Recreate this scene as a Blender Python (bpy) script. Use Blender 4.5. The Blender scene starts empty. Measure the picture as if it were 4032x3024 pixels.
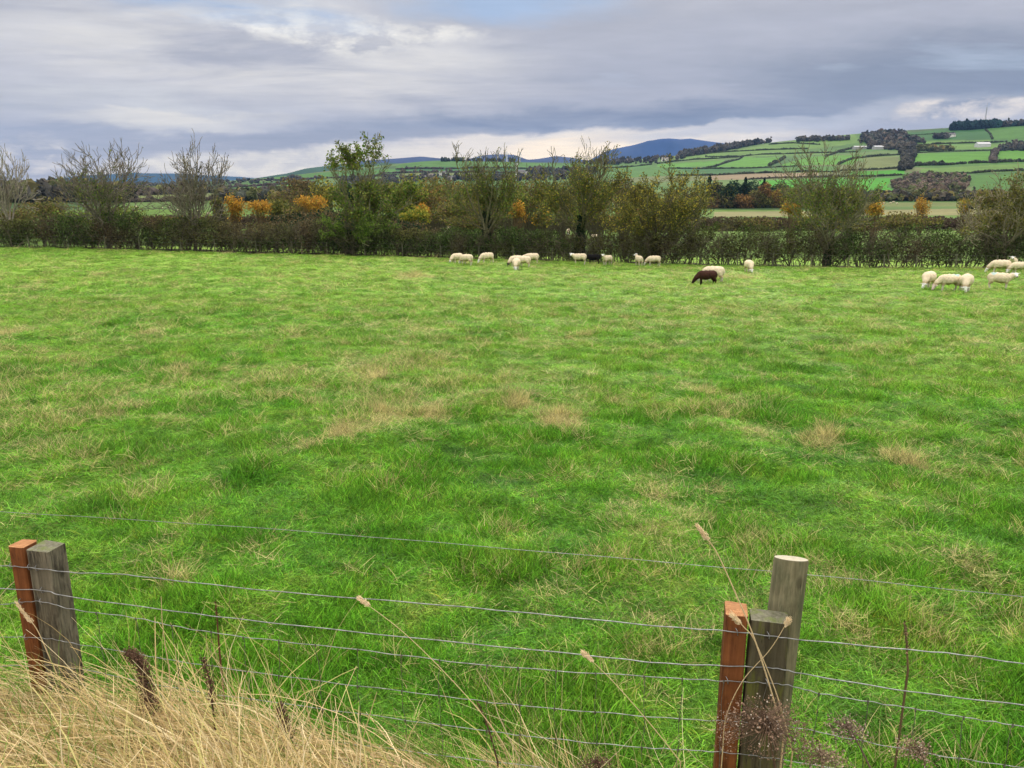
import bpy, bmesh, math, random
import numpy as np
from mathutils import Vector, Matrix, Euler

random.seed(7)
RNG = np.random.default_rng(11)
SC = bpy.context.scene
C = SC.collection

# ------------------------------------------------------------------ camera
PITCH = math.radians(13.4)
FOC = 3030.0                      # focal length in photo pixels (4032 wide)
cam_d = bpy.data.cameras.new("camera")
cam_d.sensor_width = 36.0
cam_d.lens = 36.0 * FOC / 4032.0
cam_d.clip_start = 0.05
cam_d.clip_end = 40000
cam = bpy.data.objects.new("camera", cam_d)
cam.location = (0, 0, 0)
cam.rotation_euler = (math.radians(90) - PITCH, 0, 0)
C.objects.link(cam)
SC.camera = cam
SC.render.resolution_x, SC.render.resolution_y = 1024, 768
SC.view_settings.view_transform = 'Standard'
SC.view_settings.look = 'None'
SC.view_settings.exposure = 0.2
SC.view_settings.gamma = 1.0
SC.cycles.max_bounces = 6
SC.cycles.diffuse_bounces = 3
SC.cycles.glossy_bounces = 2
SC.cycles.transmission_bounces = 3
SC.cycles.transparent_max_bounces = 6
SC.cycles.volume_bounces = 0
SC.cycles.use_denoising = True
SC.cycles.denoiser = 'OPENIMAGEDENOISE'
SC.cycles.denoising_input_passes = 'RGB_ALBEDO_NORMAL'

# ------------------------------------------------------------------ sun
SUN_AZ, SUN_EL = math.radians(14), math.radians(30)
sun_d = bpy.data.lights.new("sun", 'SUN')
sun_d.energy = 2.4
sun_d.angle = math.radians(11)
sun_d.color = (1.0, 0.93, 0.82)
sun = bpy.data.objects.new("sun", sun_d)
sd = Vector((math.sin(SUN_AZ) * math.cos(SUN_EL), math.cos(SUN_AZ) * math.cos(SUN_EL), math.sin(SUN_EL)))
sun.rotation_euler = sd.to_track_quat('Z', 'Y').to_euler()
C.objects.link(sun)


# ------------------------------------------------------------------ node helpers
class NT:
    def __init__(s, nt):
        s.nt = nt
        nt.nodes.clear()

    def n(s, typ, **kw):
        nd = s.nt.nodes.new(typ)
        for k, v in kw.items():
            if k == 'ins':
                for a, b in v.items():
                    s.set(nd.inputs[a], b)
            else:
                setattr(nd, k, v)
        return nd

    def set(s, sock, v):
        if isinstance(v, bpy.types.NodeSocket):
            s.nt.links.new(v, sock)
        elif isinstance(v, bpy.types.Node):
            s.nt.links.new(v.outputs[0], sock)
        else:
            if isinstance(v, (tuple, list)) and len(v) == 3 and hasattr(sock, 'default_value') and len(sock.default_value) == 4:
                v = (*v, 1)
            sock.default_value = v

    def math(s, op, a, b=0.0, c=0.0, clamp=False):
        nd = s.nt.nodes.new('ShaderNodeMath')
        nd.operation = op
        nd.use_clamp = clamp
        s.set(nd.inputs[0], a)
        s.set(nd.inputs[1], b)
        s.set(nd.inputs[2], c)
        return nd.outputs[0]

    def vmath(s, op, a, b=(0, 0, 0)):
        nd = s.nt.nodes.new('ShaderNodeVectorMath')
        nd.operation = op
        s.set(nd.inputs[0], a)
        if op == 'SCALE':
            s.set(nd.inputs['Scale'], b)
        else:
            s.set(nd.inputs[1], b)
        return nd.outputs[0]

    def mix(s, f, a, b, mode='MIX'):
        nd = s.nt.nodes.new('ShaderNodeMix')
        nd.data_type = 'RGBA'
        nd.blend_type = mode
        s.set(nd.inputs[0], f)
        s.set(nd.inputs[6], a)
        s.set(nd.inputs[7], b)
        return nd.outputs[2]

    def ramp(s, f, stops, interp='LINEAR'):
        nd = s.nt.nodes.new('ShaderNodeValToRGB')
        nd.color_ramp.interpolation = interp
        el = nd.color_ramp.elements
        while len(el) < len(stops):
            el.new(0.5)
        for e, (p, c) in zip(el, stops):
            e.position = p
            e.color = (c, c, c, 1) if isinstance(c, (int, float)) else (*c, 1)
        s.set(nd.inputs[0], f)
        return nd.outputs[0]

    def noise(s, vec, scale, detail=4, rough=0.55, dist=0.0, out='Fac'):
        nd = s.nt.nodes.new('ShaderNodeTexNoise')
        s.set(nd.inputs['Vector'], vec)
        nd.inputs['Scale'].default_value = scale
        nd.inputs['Detail'].default_value = detail
        nd.inputs['Roughness'].default_value = rough
        nd.inputs['Distortion'].default_value = dist
        return nd.outputs[out]


def ray(u, v):
    x = (u - 2016.0) / FOC
    q = (1512.0 - v) / FOC
    return np.array([x, math.cos(PITCH) + q * math.sin(PITCH), -math.sin(PITCH) + q * math.cos(PITCH)])


def azel(u, v):
    d = ray(u, v)
    return math.atan2(d[0], d[1]), math.atan2(d[2], math.hypot(d[0], d[1]))


# ------------------------------------------------------------------ sky
world = bpy.data.worlds.new("World")
SC.world = world
world.use_nodes = True
w = NT(world.node_tree)
tc = w.n('ShaderNodeTexCoord')
sep = w.n('ShaderNodeSeparateXYZ', ins={0: tc.outputs['Generated']})
X, Y, Z = sep.outputs
az = w.math('ARCTAN2', X, Y)
el = w.math('ARCSINE', Z)
AE = w.n('ShaderNodeCombineXYZ', ins={0: az, 1: el, 2: 0.0}).outputs[0]
# flat cloud deck seen in perspective
zz = w.math('ADD', w.math('MAXIMUM', Z, 0.0), 0.055)
deck = w.n('ShaderNodeCombineXYZ', ins={0: w.math('DIVIDE', X, zz), 1: w.math('DIVIDE', Y, zz), 2: 0.0}).outputs[0]
deck_r = w.n('ShaderNodeMapping', ins={0: deck, 'Rotation': (0, 0, math.radians(-9)), 'Scale': (0.55, 1.0, 1.0)}).outputs[0]
n_big = w.noise(deck_r, 0.42, 6, 0.55, 0.5)
n_mid = w.noise(deck_r, 1.3, 7, 0.6, 0.6)
n_fine = w.noise(deck_r, 4.0, 6, 0.6, 0.3)
stretch = w.n('ShaderNodeMapping', ins={0: AE, 'Rotation': (0, 0, math.radians(-3)), 'Scale': (3.0, 22.0, 1.0)}).outputs[0]
n_str = w.noise(stretch, 1.6, 6, 0.6, 0.5)
puff = w.n('ShaderNodeMapping', ins={0: AE, 'Scale': (14.0, 34.0, 1.0)}).outputs[0]
n_puff = w.noise(puff, 1.5, 7, 0.62, 0.2)
warp = w.noise(w.n('ShaderNodeMapping', ins={0: AE, 'Scale': (5.0, 14.0, 1.0)}).outputs[0], 1.0, 5, 0.6, 0.2, out='Color')
AEW = w.vmath('ADD', AE, w.vmath('MULTIPLY', w.vmath('SUBTRACT', warp, (0.5, 0.5, 0.5)), (0.22, 0.075, 0.0)))


def blob(u, v, su, sv, rot=0.0, lo=0.0, hi=0.8):
    """soft elliptical region of the sky round a direction"""
    a, e = azel(u, v)
    m = w.n('ShaderNodeMapping', vector_type='TEXTURE',
            ins={0: AEW, 'Location': (a, e, 0), 'Rotation': (0, 0, math.radians(rot)), 'Scale': (su / FOC, sv / FOC, 1.0)})
    g = w.n('ShaderNodeTexGradient', gradient_type='SPHERICAL', ins={0: m.outputs[0]})
    mr = w.n('ShaderNodeMapRange', interpolation_type='SMOOTHSTEP', ins={0: g.outputs[1], 1: lo, 2: hi, 3: 0.0, 4: 1.0})
    return mr.outputs[0]


def S(r, g, b):
    f = lambda c: ((c / 255 + 0.055) / 1.055) ** 2.4 if c > 10 else c / 255 / 12.92
    return (f(r), f(g), f(b))


def lin(*c):
    return S(*c)


nish = w.n('ShaderNodeTexSky', sky_type='NISHITA', sun_disc=False, sun_elevation=SUN_EL, sun_rotation=SUN_AZ,
           altitude=100, air_density=1.0, dust_density=1.0, ozone_density=1.0)
blue = w.mix(1.0, nish.outputs[0], (0.085, 0.095, 0.11), 'MULTIPLY')
base = w.ramp(w.math('ADD', w.math('MULTIPLY', n_big, 0.65), w.math('MULTIPLY', n_mid, 0.35)),
              [(0.30, S(156, 159, 172)), (0.47, S(183, 183, 191)), (0.60, S(202, 202, 208)), (0.72, S(222, 220, 220))])
col = base


def lay(col, mask, amt, colour, mod=None):
    f = w.math('MULTIPLY', mask, amt)
    if mod is not None:
        f = w.math('MULTIPLY', f, mod)
    return w.mix(w.math('MINIMUM', f, 1.0), col, colour)


m_str = w.ramp(n_str, [(0.32, 0.0), (0.62, 1.0)])
m_puff = w.ramp(n_puff, [(0.42, 0.0), (0.60, 1.0)])
m_mid = w.ramp(n_mid, [(0.35, 0.0), (0.60, 1.0)])
# grey overcast mass on the right
col = lay(col, blob(3200, 230, 1700, 420, 3), 0.6, S(176, 178, 191))
col = lay(col, blob(3650, 300, 900, 190, -3), 0.95, S(134, 140, 154))
# pale cream lit cloud, upper left and centre
col = lay(col, blob(1050, 200, 1200, 230, -4, 0, .65), 0.95, S(228, 225, 221), m_mid)
col = lay(col, blob(1350, 110, 700, 85, -3, 0, .6), 1.0, S(244, 241, 234), m_puff)
col = lay(col, blob(500, 420, 700, 110, 2), 0.75, S(226, 227, 226), m_str)
col = lay(col, blob(600, 490, 560, 42, 1, 0, .6), 0.85, S(242, 238, 226), m_str)
# blue gaps along the top
col = lay(col, blob(900, 15, 620, 90, -3), 1.0, S(150, 180, 222), m_str)
col = lay(col, blob(2000, -20, 560, 110, 0), 0.8, S(160, 186, 222))
# dark flat bands
col = lay(col, blob(2250, 470, 1300, 75, 2), 1.0, S(124, 130, 148), w.math('ADD', w.math('MULTIPLY', m_str, 0.5), 0.5))
col = lay(col, blob(1300, 548, 900, 48, 2), 0.95, S(160, 161, 170))
col = lay(col, blob(300, 555, 700, 70, 0), 0.8, S(172, 173, 181))
col = lay(col, blob(3300, 420, 1300, 60, 4), 0.7, S(134, 141, 158), m_str)
# bright gap above the hills
col = lay(col, blob(2300, 580, 1000, 62, 3, 0.0, 0.45), 1.0, S(250, 242, 228))
col = lay(col, blob(2330, 600, 420, 60, 3, 0.0, 0.5), 1.0, (1.25, 1.08, 0.80))
col = lay(col, blob(1050, 640, 700, 58, 3, 0, 0.5), 1.0, S(245, 241, 228), w.math('ADD', w.math('MULTIPLY', m_puff, 0.5), 0.5))
col = lay(col, blob(60, 600, 260, 60, 0, 0, 0.6), 0.9, S(246, 240, 228), m_puff)
col = lay(col, blob(3000, 500, 800, 40, 5, 0, 0.6), 0.7, S(200, 203, 212))
col = lay(col, blob(3950, 430, 420, 50, 5, 0, 0.6), 0.95, S(245, 236, 224), m_puff)
col = lay(col, blob(3900, 400, 700, 40, 5, 0, 0.8), 0.5, S(206, 208, 212), m_str)
fine = w.ramp(n_fine, [(0.3, 0.93), (0.7, 1.06)])
col = w.mix(1.0, col, fine, 'MULTIPLY')
warm = w.n('ShaderNodeMapRange', interpolation_type='SMOOTHSTEP', ins={0: Z, 1: 0.0, 2: 0.20, 3: 1.0, 4: 0.0}).outputs[0]
col = w.mix(1.0, col, w.mix(warm, (1.10, 1.065, 1.0), (1.42, 1.27, 1.06)), 'MULTIPLY')
# an overcast sky is about three times brighter overhead than at the horizon; a little blue comes through
lift = w.n('ShaderNodeMapRange', interpolation_type='SMOOTHSTEP', ins={0: Z, 1: 0.24, 2: 0.75, 3: 1.0, 4: 4.2}).outputs[0]
lift_g = w.n('ShaderNodeMapRange', ins={0: Z, 1: 0.24, 2: 0.6, 3: 1.0, 4: 0.97}).outputs[0]
lift_b = w.n('ShaderNodeMapRange', ins={0: Z, 1: 0.24, 2: 0.6, 3: 1.0, 4: 0.84}).outputs[0]
col = w.mix(1.0, col, w.n('ShaderNodeCombineXYZ', ins={0: lift, 1: w.math('MULTIPLY', lift, lift_g), 2: w.math('MULTIPLY', lift, lift_b)}).outputs[0], 'MULTIPLY')
gap = w.math('MULTIPLY', w.ramp(n_big, [(0.30, 1.0), (0.40, 0.0)]), 0.35)
col = w.mix(gap, col, blue)
bg = w.n('ShaderNodeBackground', ins={0: col, 1: 1.0})
w.nt.links.new(bg.outputs[0], w.n('ShaderNodeOutputWorld').inputs[0])
world.cycles.sampling_method = 'MANUAL'
world.cycles.sample_map_resolution = 512


# ------------------------------------------------------------------ numpy noise
_perm = np.random.default_rng(5).random((256, 256))


def vnoise(x, y):
    x0 = np.floor(x).astype(int)
    y0 = np.floor(y).astype(int)
    fx = x - x0
    fy = y - y0
    fx = fx * fx * (3 - 2 * fx)
    fy = fy * fy * (3 - 2 * fy)
    a = _perm[x0 % 256, y0 % 256]
    b = _perm[(x0 + 1) % 256, y0 % 256]
    c = _perm[x0 % 256, (y0 + 1) % 256]
    d = _perm[(x0 + 1) % 256, (y0 + 1) % 256]
    return (a * (1 - fx) + b * fx) * (1 - fy) + (c * (1 - fx) + d * fx) * fy


def fbm(x, y, sc, oct=4, seed=0.0):
    x = np.asarray(x, float) * sc + 17.3 * seed + 100
    y = np.asarray(y, float) * sc + 31.7 * seed + 100
    t = 0
    a = 0.5
    for i in range(oct):
        t = t + a * vnoise(x, y)
        x = x * 2.03 + 5.2
        y = y * 2.03 + 1.3
        a *= 0.5
    return t / (1 - 0.5 ** oct)


def sstep(a, b, x):
    t = np.clip((np.asarray(x, float) - a) / (b - a), 0, 1)
    return t * t * (3 - 2 * t)


# ------------------------------------------------------------------ terrain heights
def fence_y(x):
    return 2.70 - 0.22 * np.clip(x, -12, 8)


HX = [-43, -21, -10, 0, 10, 20, 30, 43]
HYV = [66.5, 66, 66, 65, 65, 65, 65, 65]


def hedge_y(x):
    return np.interp(x, HX, HYV)


def near_z(x, y, bumps=True):
    dd = y - fence_y(x)
    z = np.interp(dd, [0, 3, 8, 18, 38, 62, 90], [-2.66, -2.78, -3.05, -3.62, -4.47, -5.12, -5.4])
    lift = np.interp(x, [-80, -43, -22, -11, 6, 21, 40, 90], [2.0, 1.28, 0.62, 0.38, -0.1, -0.08, 0.05, 0.2])
    z = z + lift * np.clip(dd / 62, 0, 1.4)
    # the bank the photographer stands on, with a heap of old growth towards the left
    m = sstep(0.75, -0.55, x) * 0.42
    up = sstep(0.35, -2.2, dd)
    z = z + up * (1.02 - m * 0.35) + m * sstep(0.55, -0.25, dd) * (1 - 0.65 * up)
    if bumps:
        a = sstep(0.2, 2.0, dd)
        z = z + a * (0.20 * (fbm(x, y, 1.3, 2, 1) - 0.5) + 0.13 * (fbm(x, y, 0.25, 2, 2) - 0.5)) \
            + (0.035 + 0.02 * a) * (fbm(x, y, 3.2, 2, 3) - 0.5)
    return z


COLS = [(-3500, (775, 765, 755, 745, 740)), (-1500, (775, 765, 755, 745, 740)), (0, (775, 765, 755, 745, 738)),
        (500, (775, 765, 752, 742, 733)),
        (900, (775, 762, 745, 728, 714)), (1100, (775, 760, 740, 720, 700)), (1300, (778, 762, 738, 708, 675)),
        (1500, (780, 765, 735, 698, 655)), (1700, (780, 765, 730, 685, 634)), (2016, (780, 762, 728, 688, 640)),
        (2350, (775, 750, 718, 682, 645)), (2500, (772, 735, 700, 668, 633)), (2700, (772, 730, 690, 650, 612)),
        (3050, (772, 725, 672, 615, 562)), (3400, (775, 725, 655, 585, 527)), (3750, (778, 725, 645, 570, 508)),
        (4032, (780, 730, 645, 565, 490)), (5500, (780, 730, 650, 580, 520)), (9000, (780, 740, 690, 650, 620))]
RK = np.array([85, 150, 400, 600, 900, 1300, 1800, 2300, 2900, 4000, 11000.0])
AZN = 721
AZG = np.linspace(-1.3, 1.3, AZN)
_az = np.array([azel(u, 700)[0] for u, _ in COLS])
ZK = np.zeros((AZN, len(RK)))
for k in range(5):
    zz_ = np.array([RK[3 + k] * math.tan(azel(u, vs[k])[1]) for u, vs in COLS])
    ZK[:, 3 + k] = np.interp(AZG, _az, zz_)
_xs, _ys = RK[0] * np.sin(AZG), RK[0] * np.cos(AZG)
ZK[:, 0] = near_z(np.clip(_xs, -70, 70), np.clip(_ys, 40, 90), False)
ZK[:, 1] = 0.45 * ZK[:, 0] + 0.55 * -5.7
ZK[:, 2] = -6.0
ZK[:, 8] = ZK[:, 7] * 0.86
ZK[:, 9] = ZK[:, 7] * 0.5
ZK[:, 10] = 20
_g = np.exp(-np.linspace(-2, 2, 31) ** 2)
_g /= _g.sum()
for k in range(len(RK)):
    ZK[:, k] = np.convolve(np.pad(ZK[:, k], 15, mode='edge'), _g, mode='valid')
LRK = np.log(RK)


def far_z(x, y):
    r = np.hypot(x, y)
    a = np.arctan2(x, y)
    t = np.clip((a + 1.3) / 2.6 * (AZN - 1), 0, AZN - 1.001)
    i = t.astype(int)
    f = t - i
    lr = np.clip(np.log(np.maximum(r, 1)), LRK[0], LRK[-1] - 1e-6)
    k = np.clip(np.searchsorted(LRK, lr, side='right') - 1, 0, len(RK) - 2)
    g = lambda kk: ZK[i, kk] * (1 - f) + ZK[i + 1, kk] * f
    k0 = np.maximum(k - 1, 0)
    k3 = np.minimum(k + 2, len(RK) - 1)
    p0, p1, p2, p3 = g(k0), g(k), g(k + 1), g(k3)
    h = LRK[k + 1] - LRK[k]
    s1 = (p2 - p1) / h
    s0 = np.where(k0 < k, (p1 - p0) / np.maximum(LRK[k] - LRK[k0], 1e-6), s1)
    s2 = np.where(k3 > k + 1, (p3 - p2) / np.maximum(LRK[k3] - LRK[k + 1], 1e-6), s1)
    m1 = 0.5 * (s0 + s1)
    m2 = 0.5 * (s1 + s2)
    m1 = np.where(s0 * s1 <= 0, 0, m1)
    m2 = np.where(s1 * s2 <= 0, 0, m2)
    q = (lr - LRK[k]) / h
    z = (2 * q**3 - 3 * q**2 + 1) * p1 + (q**3 - 2 * q**2 + q) * h * m1 + (-2 * q**3 + 3 * q**2) * p2 + (q**3 - q**2) * h * m2
    amp = sstep(500, 1500, r) * 9 * (1 - 0.7 * sstep(1900, 2300, r))
    return z + amp * (fbm(x, y, 1 / 320, 3, 4) - 0.5) + sstep(90, 300, r) * 0.5 * (fbm(x, y, 1 / 60, 2, 6) - 0.5)


def H(x, y, bumps=True):
    x = np.asarray(x, float)
    y = np.asarray(y, float)
    r = np.hypot(x, y)
    b = sstep(66, 85, r) * sstep(-0.2, 0.4, y / np.maximum(r, 1e-6))
    zf = far_z(x, y)
    rr = np.minimum(1.0, 85 / np.maximum(r, 1e-6))
    zn = near_z(x * rr, y * rr, bumps)
    return zn * (1 - b) + zf * b


def hit(u, v, rmin=2.0, rmax=3500.0):
    """where the line of sight through a photo pixel meets the terrain"""
    d = ray(u, v)
    h = math.hypot(d[0], d[1])
    r = np.exp(np.linspace(math.log(rmin), math.log(rmax), 3000))
    x, y = d[0] / h * r, d[1] / h * r
    z = H(x, y, False)
    s = d[2] / h * r
    idx = np.nonzero(s <= z)[0]
    if len(idx) == 0:
        i = int(np.argmin(np.abs(d[2] / h - z / r)[r > 600])) + int((r <= 600).sum())
    else:
        i = max(idx[0], 1)
    return Vector((x[i], y[i], float(H(x[i:i + 1], y[i:i + 1])[0])))


# the hedge stands where its foot is seen
_h = [hit(u, v, 30, 110) for u, v in ((-300, 971), (0, 975), (500, 985), (1000, 998), (1500, 1011), (1900, 1021), (2300, 1033), (2700, 1042), (3000, 1049),
                                      (3500, 1055), (4032, 1059), (4400, 1061))]
HX = [q.x for q in _h]
HYV = [q.y + 1.3 for q in _h]
print('hedge line', [(round(a), round(b, 1)) for a, b in zip(HX, HYV)])


def at(u, v, Yd):
    """point on the line of sight at forward distance Yd"""
    d = ray(u, v)
    t = Yd / d[1]
    return Vector((d[0] * t, Yd, d[2] * t))


def gx(u, Yd):
    """ground point under direction u at forward distance Yd"""
    p = at(u, 1000, Yd)
    return Vector((p.x, Yd, float(H(np.array([p.x]), np.array([Yd]))[0])))


# ------------------------------------------------------------------ object helpers
def tag(o, label=None, cat=None, group=None, kind=None):
    if label:
        o['label'] = label
    if cat:
        o['category'] = cat
    if group:
        o['group'] = group
    if kind:
        o['kind'] = kind
    return o


def mk(name, V, F, mat, parent=None, col=None, smooth=False, loc=None):
    """mesh object from arrays. F: (n,3) or (n,4) array or a list of such arrays"""
    me = bpy.data.meshes.new(name)
    V = np.asarray(V, np.float32).reshape(-1, 3)
    if loc is not None:
        V = V - np.asarray(loc, np.float32)
    Fs = F if isinstance(F, list) else [F]
    Fs = [np.asarray(f, np.int32) for f in Fs if len(f)]
    loops = np.concatenate([f.ravel() for f in Fs])
    tot = np.concatenate([np.full(len(f), f.shape[1], np.int32) for f in Fs])
    st = np.concatenate([[0], np.cumsum(tot)[:-1]]).astype(np.int32)
    me.vertices.add(len(V))
    me.vertices.foreach_set('co', V.ravel())
    me.loops.add(len(loops))
    me.loops.foreach_set('vertex_index', loops)
    me.polygons.add(len(tot))
    me.polygons.foreach_set('loop_start', st)
    me.polygons.foreach_set('use_smooth', np.full(len(tot), smooth))
    if col is not None:
        a = me.color_attributes.new('tint', 'FLOAT_COLOR', 'POINT')
        c4 = np.ones((len(V), 4), np.float32)
        c4[:, :3] = col
        a.data.foreach_set('color', c4.ravel())
    me.update(calc_edges=True)
    me.validate()
    if mat is not None:
        me.materials.append(mat)
    o = bpy.data.objects.new(name, me)
    C.objects.link(o)
    if parent is not None:
        o.parent = parent
        if loc is None:
            # geometry given in world space: keep it there
            o.matrix_parent_inverse = Matrix.Identity(4)
            off = Vector(parent.location)
            if off.length > 0:
                me.transform(Matrix.Translation(-off))
    elif loc is not None:
        o.location = loc
    return o


def empty(name, loc, rz=0.0):
    o = bpy.data.objects.new(name, None)
    o.location = loc
    o.rotation_euler = (0, 0, rz)
    o.empty_display_size = 0.2
    C.objects.link(o)
    return o


def basis(D):
    D = D / np.maximum(np.linalg.norm(D, axis=1, keepdims=True), 1e-9)
    ref = np.where(np.abs(D[:, 2:3]) > 0.9, np.array([[1.0, 0, 0]]), np.array([[0, 0, 1.0]]))
    A = np.cross(D, ref)
    A /= np.maximum(np.linalg.norm(A, axis=1, keepdims=True), 1e-9)
    B = np.cross(D, A)
    return A, B


def segs(P0, P1, R0, R1, n=3):
    """many separate tapered sticks as arrays"""
    P0 = np.asarray(P0, float)
    P1 = np.asarray(P1, float)
    A, B = basis(P1 - P0)
    k = len(P0)
    ang = np.arange(n) * 2 * math.pi / n
    ca, sa = np.cos(ang), np.sin(ang)
    off = A[:, None, :] * ca[None, :, None] + B[:, None, :] * sa[None, :, None]
    V = np.concatenate([P0[:, None, :] + off * np.asarray(R0)[:, None, None],
                        P1[:, None, :] + off * np.asarray(R1)[:, None, None]], axis=1).reshape(-1, 3)
    b = (np.arange(k) * 2 * n)[:, None]
    i = np.arange(n)
    F = np.stack([b + i, b + (i + 1) % n, b + n + (i + 1) % n, b + n + i], axis=2).reshape(-1, 4)
    return V, F


def quads(Cn, size, flat=0.0, aspect=1.0, up=None):
    """leaf-sized faces with random orientation"""
    k = len(Cn)
    N = RNG.normal(size=(k, 3))
    N[:, 2] += flat
    A, B = basis(N)
    ang = RNG.random(k) * math.pi * 2
    A2 = A * np.cos(ang)[:, None] + B * np.sin(ang)[:, None]
    B2 = -A * np.sin(ang)[:, None] + B * np.cos(ang)[:, None]
    s = (np.asarray(size) * np.ones(k))[:, None]
    a = A2 * s * aspect
    b = B2 * s
    V = np.stack([Cn - a * 0.5 - b * 0.1, Cn + b * 0.5 * 0.9 - a * 0.0, Cn + a * 0.5 + b * 0.1, Cn - b * 0.5], axis=1).reshape(-1, 3)
    F = (np.arange(k) * 4)[:, None] + np.arange(4)
    return V, F


def tube(P, R, n=6, cap=True):
    """one smooth tube along a polyline"""
    P = np.asarray(P, float)
    R = np.ones(len(P)) * R
    T = np.gradient(P, axis=0)
    T /= np.maximum(np.linalg.norm(T, axis=1, keepdims=True), 1e-9)
    a = np.cross(T[0], [0, 0, 1.0])
    if np.linalg.norm(a) < 0.1:
        a = np.cross(T[0], [1.0, 0, 0])
    V = []
    for i in range(len(P)):
        a = a - T[i] * a.dot(T[i])
        a /= np.linalg.norm(a)
        b = np.cross(T[i], a)
        for k in range(n):
            t = 2 * math.pi * k / n
            V.append(P[i] + R[i] * (math.cos(t) * a + math.sin(t) * b))
    F = []
    for i in range(len(P) - 1):
        for k in range(n):
            F.append((i * n + k, i * n + (k + 1) % n, (i + 1) * n + (k + 1) % n, (i + 1) * n + k))
    return np.array(V), np.array(F)


def cat(parts):
    V, F, Cc = [], [], []
    b = 0
    for p in parts:
        v, f = p[0], p[1]
        V.append(v)
        F.append(f + b)
        b += len(v)
        if len(p) > 2:
            c = np.asarray(p[2], float)
            if c.ndim == 1:
                c = np.tile(c, (len(v), 1))
            Cc.append(c)
    return np.concatenate(V), F, (np.concatenate(Cc) if Cc else None)


def smooth_line(pts, n=8):
    """Catmull-Rom through points"""
    P = np.asarray(pts, float)
    P = np.vstack([2 * P[0] - P[1], P, 2 * P[-1] - P[-2]])
    out = []
    for i in range(1, len(P) - 2):
        for t in np.linspace(0, 1, n, endpoint=False):
            out.append(0.5 * ((2 * P[i]) + (-P[i - 1] + P[i + 1]) * t + (2 * P[i - 1] - 5 * P[i] + 4 * P[i + 1] - P[i + 2]) * t**2
                              + (-P[i - 1] + 3 * P[i] - 3 * P[i + 1] + P[i + 2]) * t**3))
    out.append(P[-2])
    return np.array(out)


# ------------------------------------------------------------------ materials
def mat_new(name):
    m = bpy.data.materials.new(name)
    m.use_nodes = True
    return m, NT(m.node_tree)


def finish(m, t, colour, rough=0.85, bump=None, bstr=0.3, bdist=0.02, spec=0.3, transl=0.0, metal=0.0):
    p = t.n('ShaderNodeBsdfPrincipled', ins={'Base Color': colour, 'Roughness': rough, 'Metallic': metal})
    p.inputs['Specular IOR Level'].default_value = spec
    if bump is not None:
        b = t.n('ShaderNodeBump', ins={'Strength': bstr, 'Distance': bdist, 'Height': bump})
        t.nt.links.new(b.outputs[0], p.inputs['Normal'])
    out = t.n('ShaderNodeOutputMaterial')
    if transl > 0:
        tr = t.n('ShaderNodeBsdfTranslucent', ins={0: colour})
        mx = t.n('ShaderNodeMixShader', ins={0: transl})
        t.nt.links.new(p.outputs[0], mx.inputs[1])
        t.nt.links.new(tr.outputs[0], mx.inputs[2])
        t.nt.links.new(mx.outputs[0], out.inputs[0])
    else:
        t.nt.links.new(p.outputs[0], out.inputs[0])
    return m


def tint_mat(name, mult=(1, 1, 1), rough=0.9, transl=0.0, spec=0.15, var=0.25, scale=3.0, bump=0.0):
    m, t = mat_new(name)
    a = t.n('ShaderNodeAttribute', attribute_name='tint')
    pos = t.n('ShaderNodeNewGeometry').outputs['Position']
    n = t.noise(pos, scale, 3)
    c = t.mix(1.0, a.outputs[0], (*mult,), 'MULTIPLY')
    c = t.mix(1.0, c, t.ramp(n, [(0.3, 1 - var), (0.7, 1 + var)]), 'MULTIPLY')
    return finish(m, t, c, rough, bump=n if bump else None, bstr=bump, spec=spec, transl=transl)


M_LEAF = tint_mat('leaves', transl=0.3, var=0.2, scale=1.5)
M_BARK = tint_mat('bark', var=0.3, scale=6.0)
M_FAR = tint_mat('distant_growth', var=0.25, scale=0.05)
M_BUILD = tint_mat('render_and_slate', var=0.08, scale=0.3)


# ---- pasture colour shared by the ground under the grass and by the blades
def pasture_colour(t, pos):
    big = t.noise(pos, 0.13, 4, 0.6, 0.4)
    mid = t.noise(pos, 0.75, 5, 0.62, 0.3)
    fine = t.noise(pos, 5.0, 4, 0.7)
    g = t.ramp(t.math('ADD', t.math('MULTIPLY', mid, 0.6), t.math('MULTIPLY', fine, 0.4)),
               [(0.30, (0.034, 0.110, 0.012)), (0.42, (0.090, 0.280, 0.019)), (0.54, (0.165, 0.400, 0.030)), (0.68, (0.32, 0.44, 0.075))])
    y = t.ramp(big, [(0.40, 0.0), (0.66, 0.55)])
    sepn = t.n('ShaderNodeSeparateXYZ', ins={0: pos})
    fary = t.n('ShaderNodeMapRange', ins={0: sepn.outputs[1], 1: 12.0, 2: 45.0, 3: 0.0, 4: 0.36}).outputs[0]
    g = t.mix(t.math('ADD', t.math('MULTIPLY', y, 0.7), fary, clamp=True), g, (0.28, 0.44, 0.07))
    return g


m, t = mat_new('pasture_ground')
pos = t.n('ShaderNodeNewGeometry').outputs['Position']
g = pasture_colour(t, pos)
sp = t.n('ShaderNodeSeparateXYZ', ins={0: pos})
straw = t.ramp(t.noise(pos, 9.0, 4, 0.7), [(0.45, 0.0), (0.62, 0.5)])
g = t.mix(straw, g, (0.34, 0.30, 0.13))
near = t.n('ShaderNodeMapRange', ins={0: sp.outputs[1], 1: 6.0, 2: 40.0, 3: 0.55, 4: 0.95}).outputs[0]
g = t.mix(1.0, g, t.n('ShaderNodeCombineXYZ', ins={0: near, 1: near, 2: near}).outputs[0], 'MULTIPLY')
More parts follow.
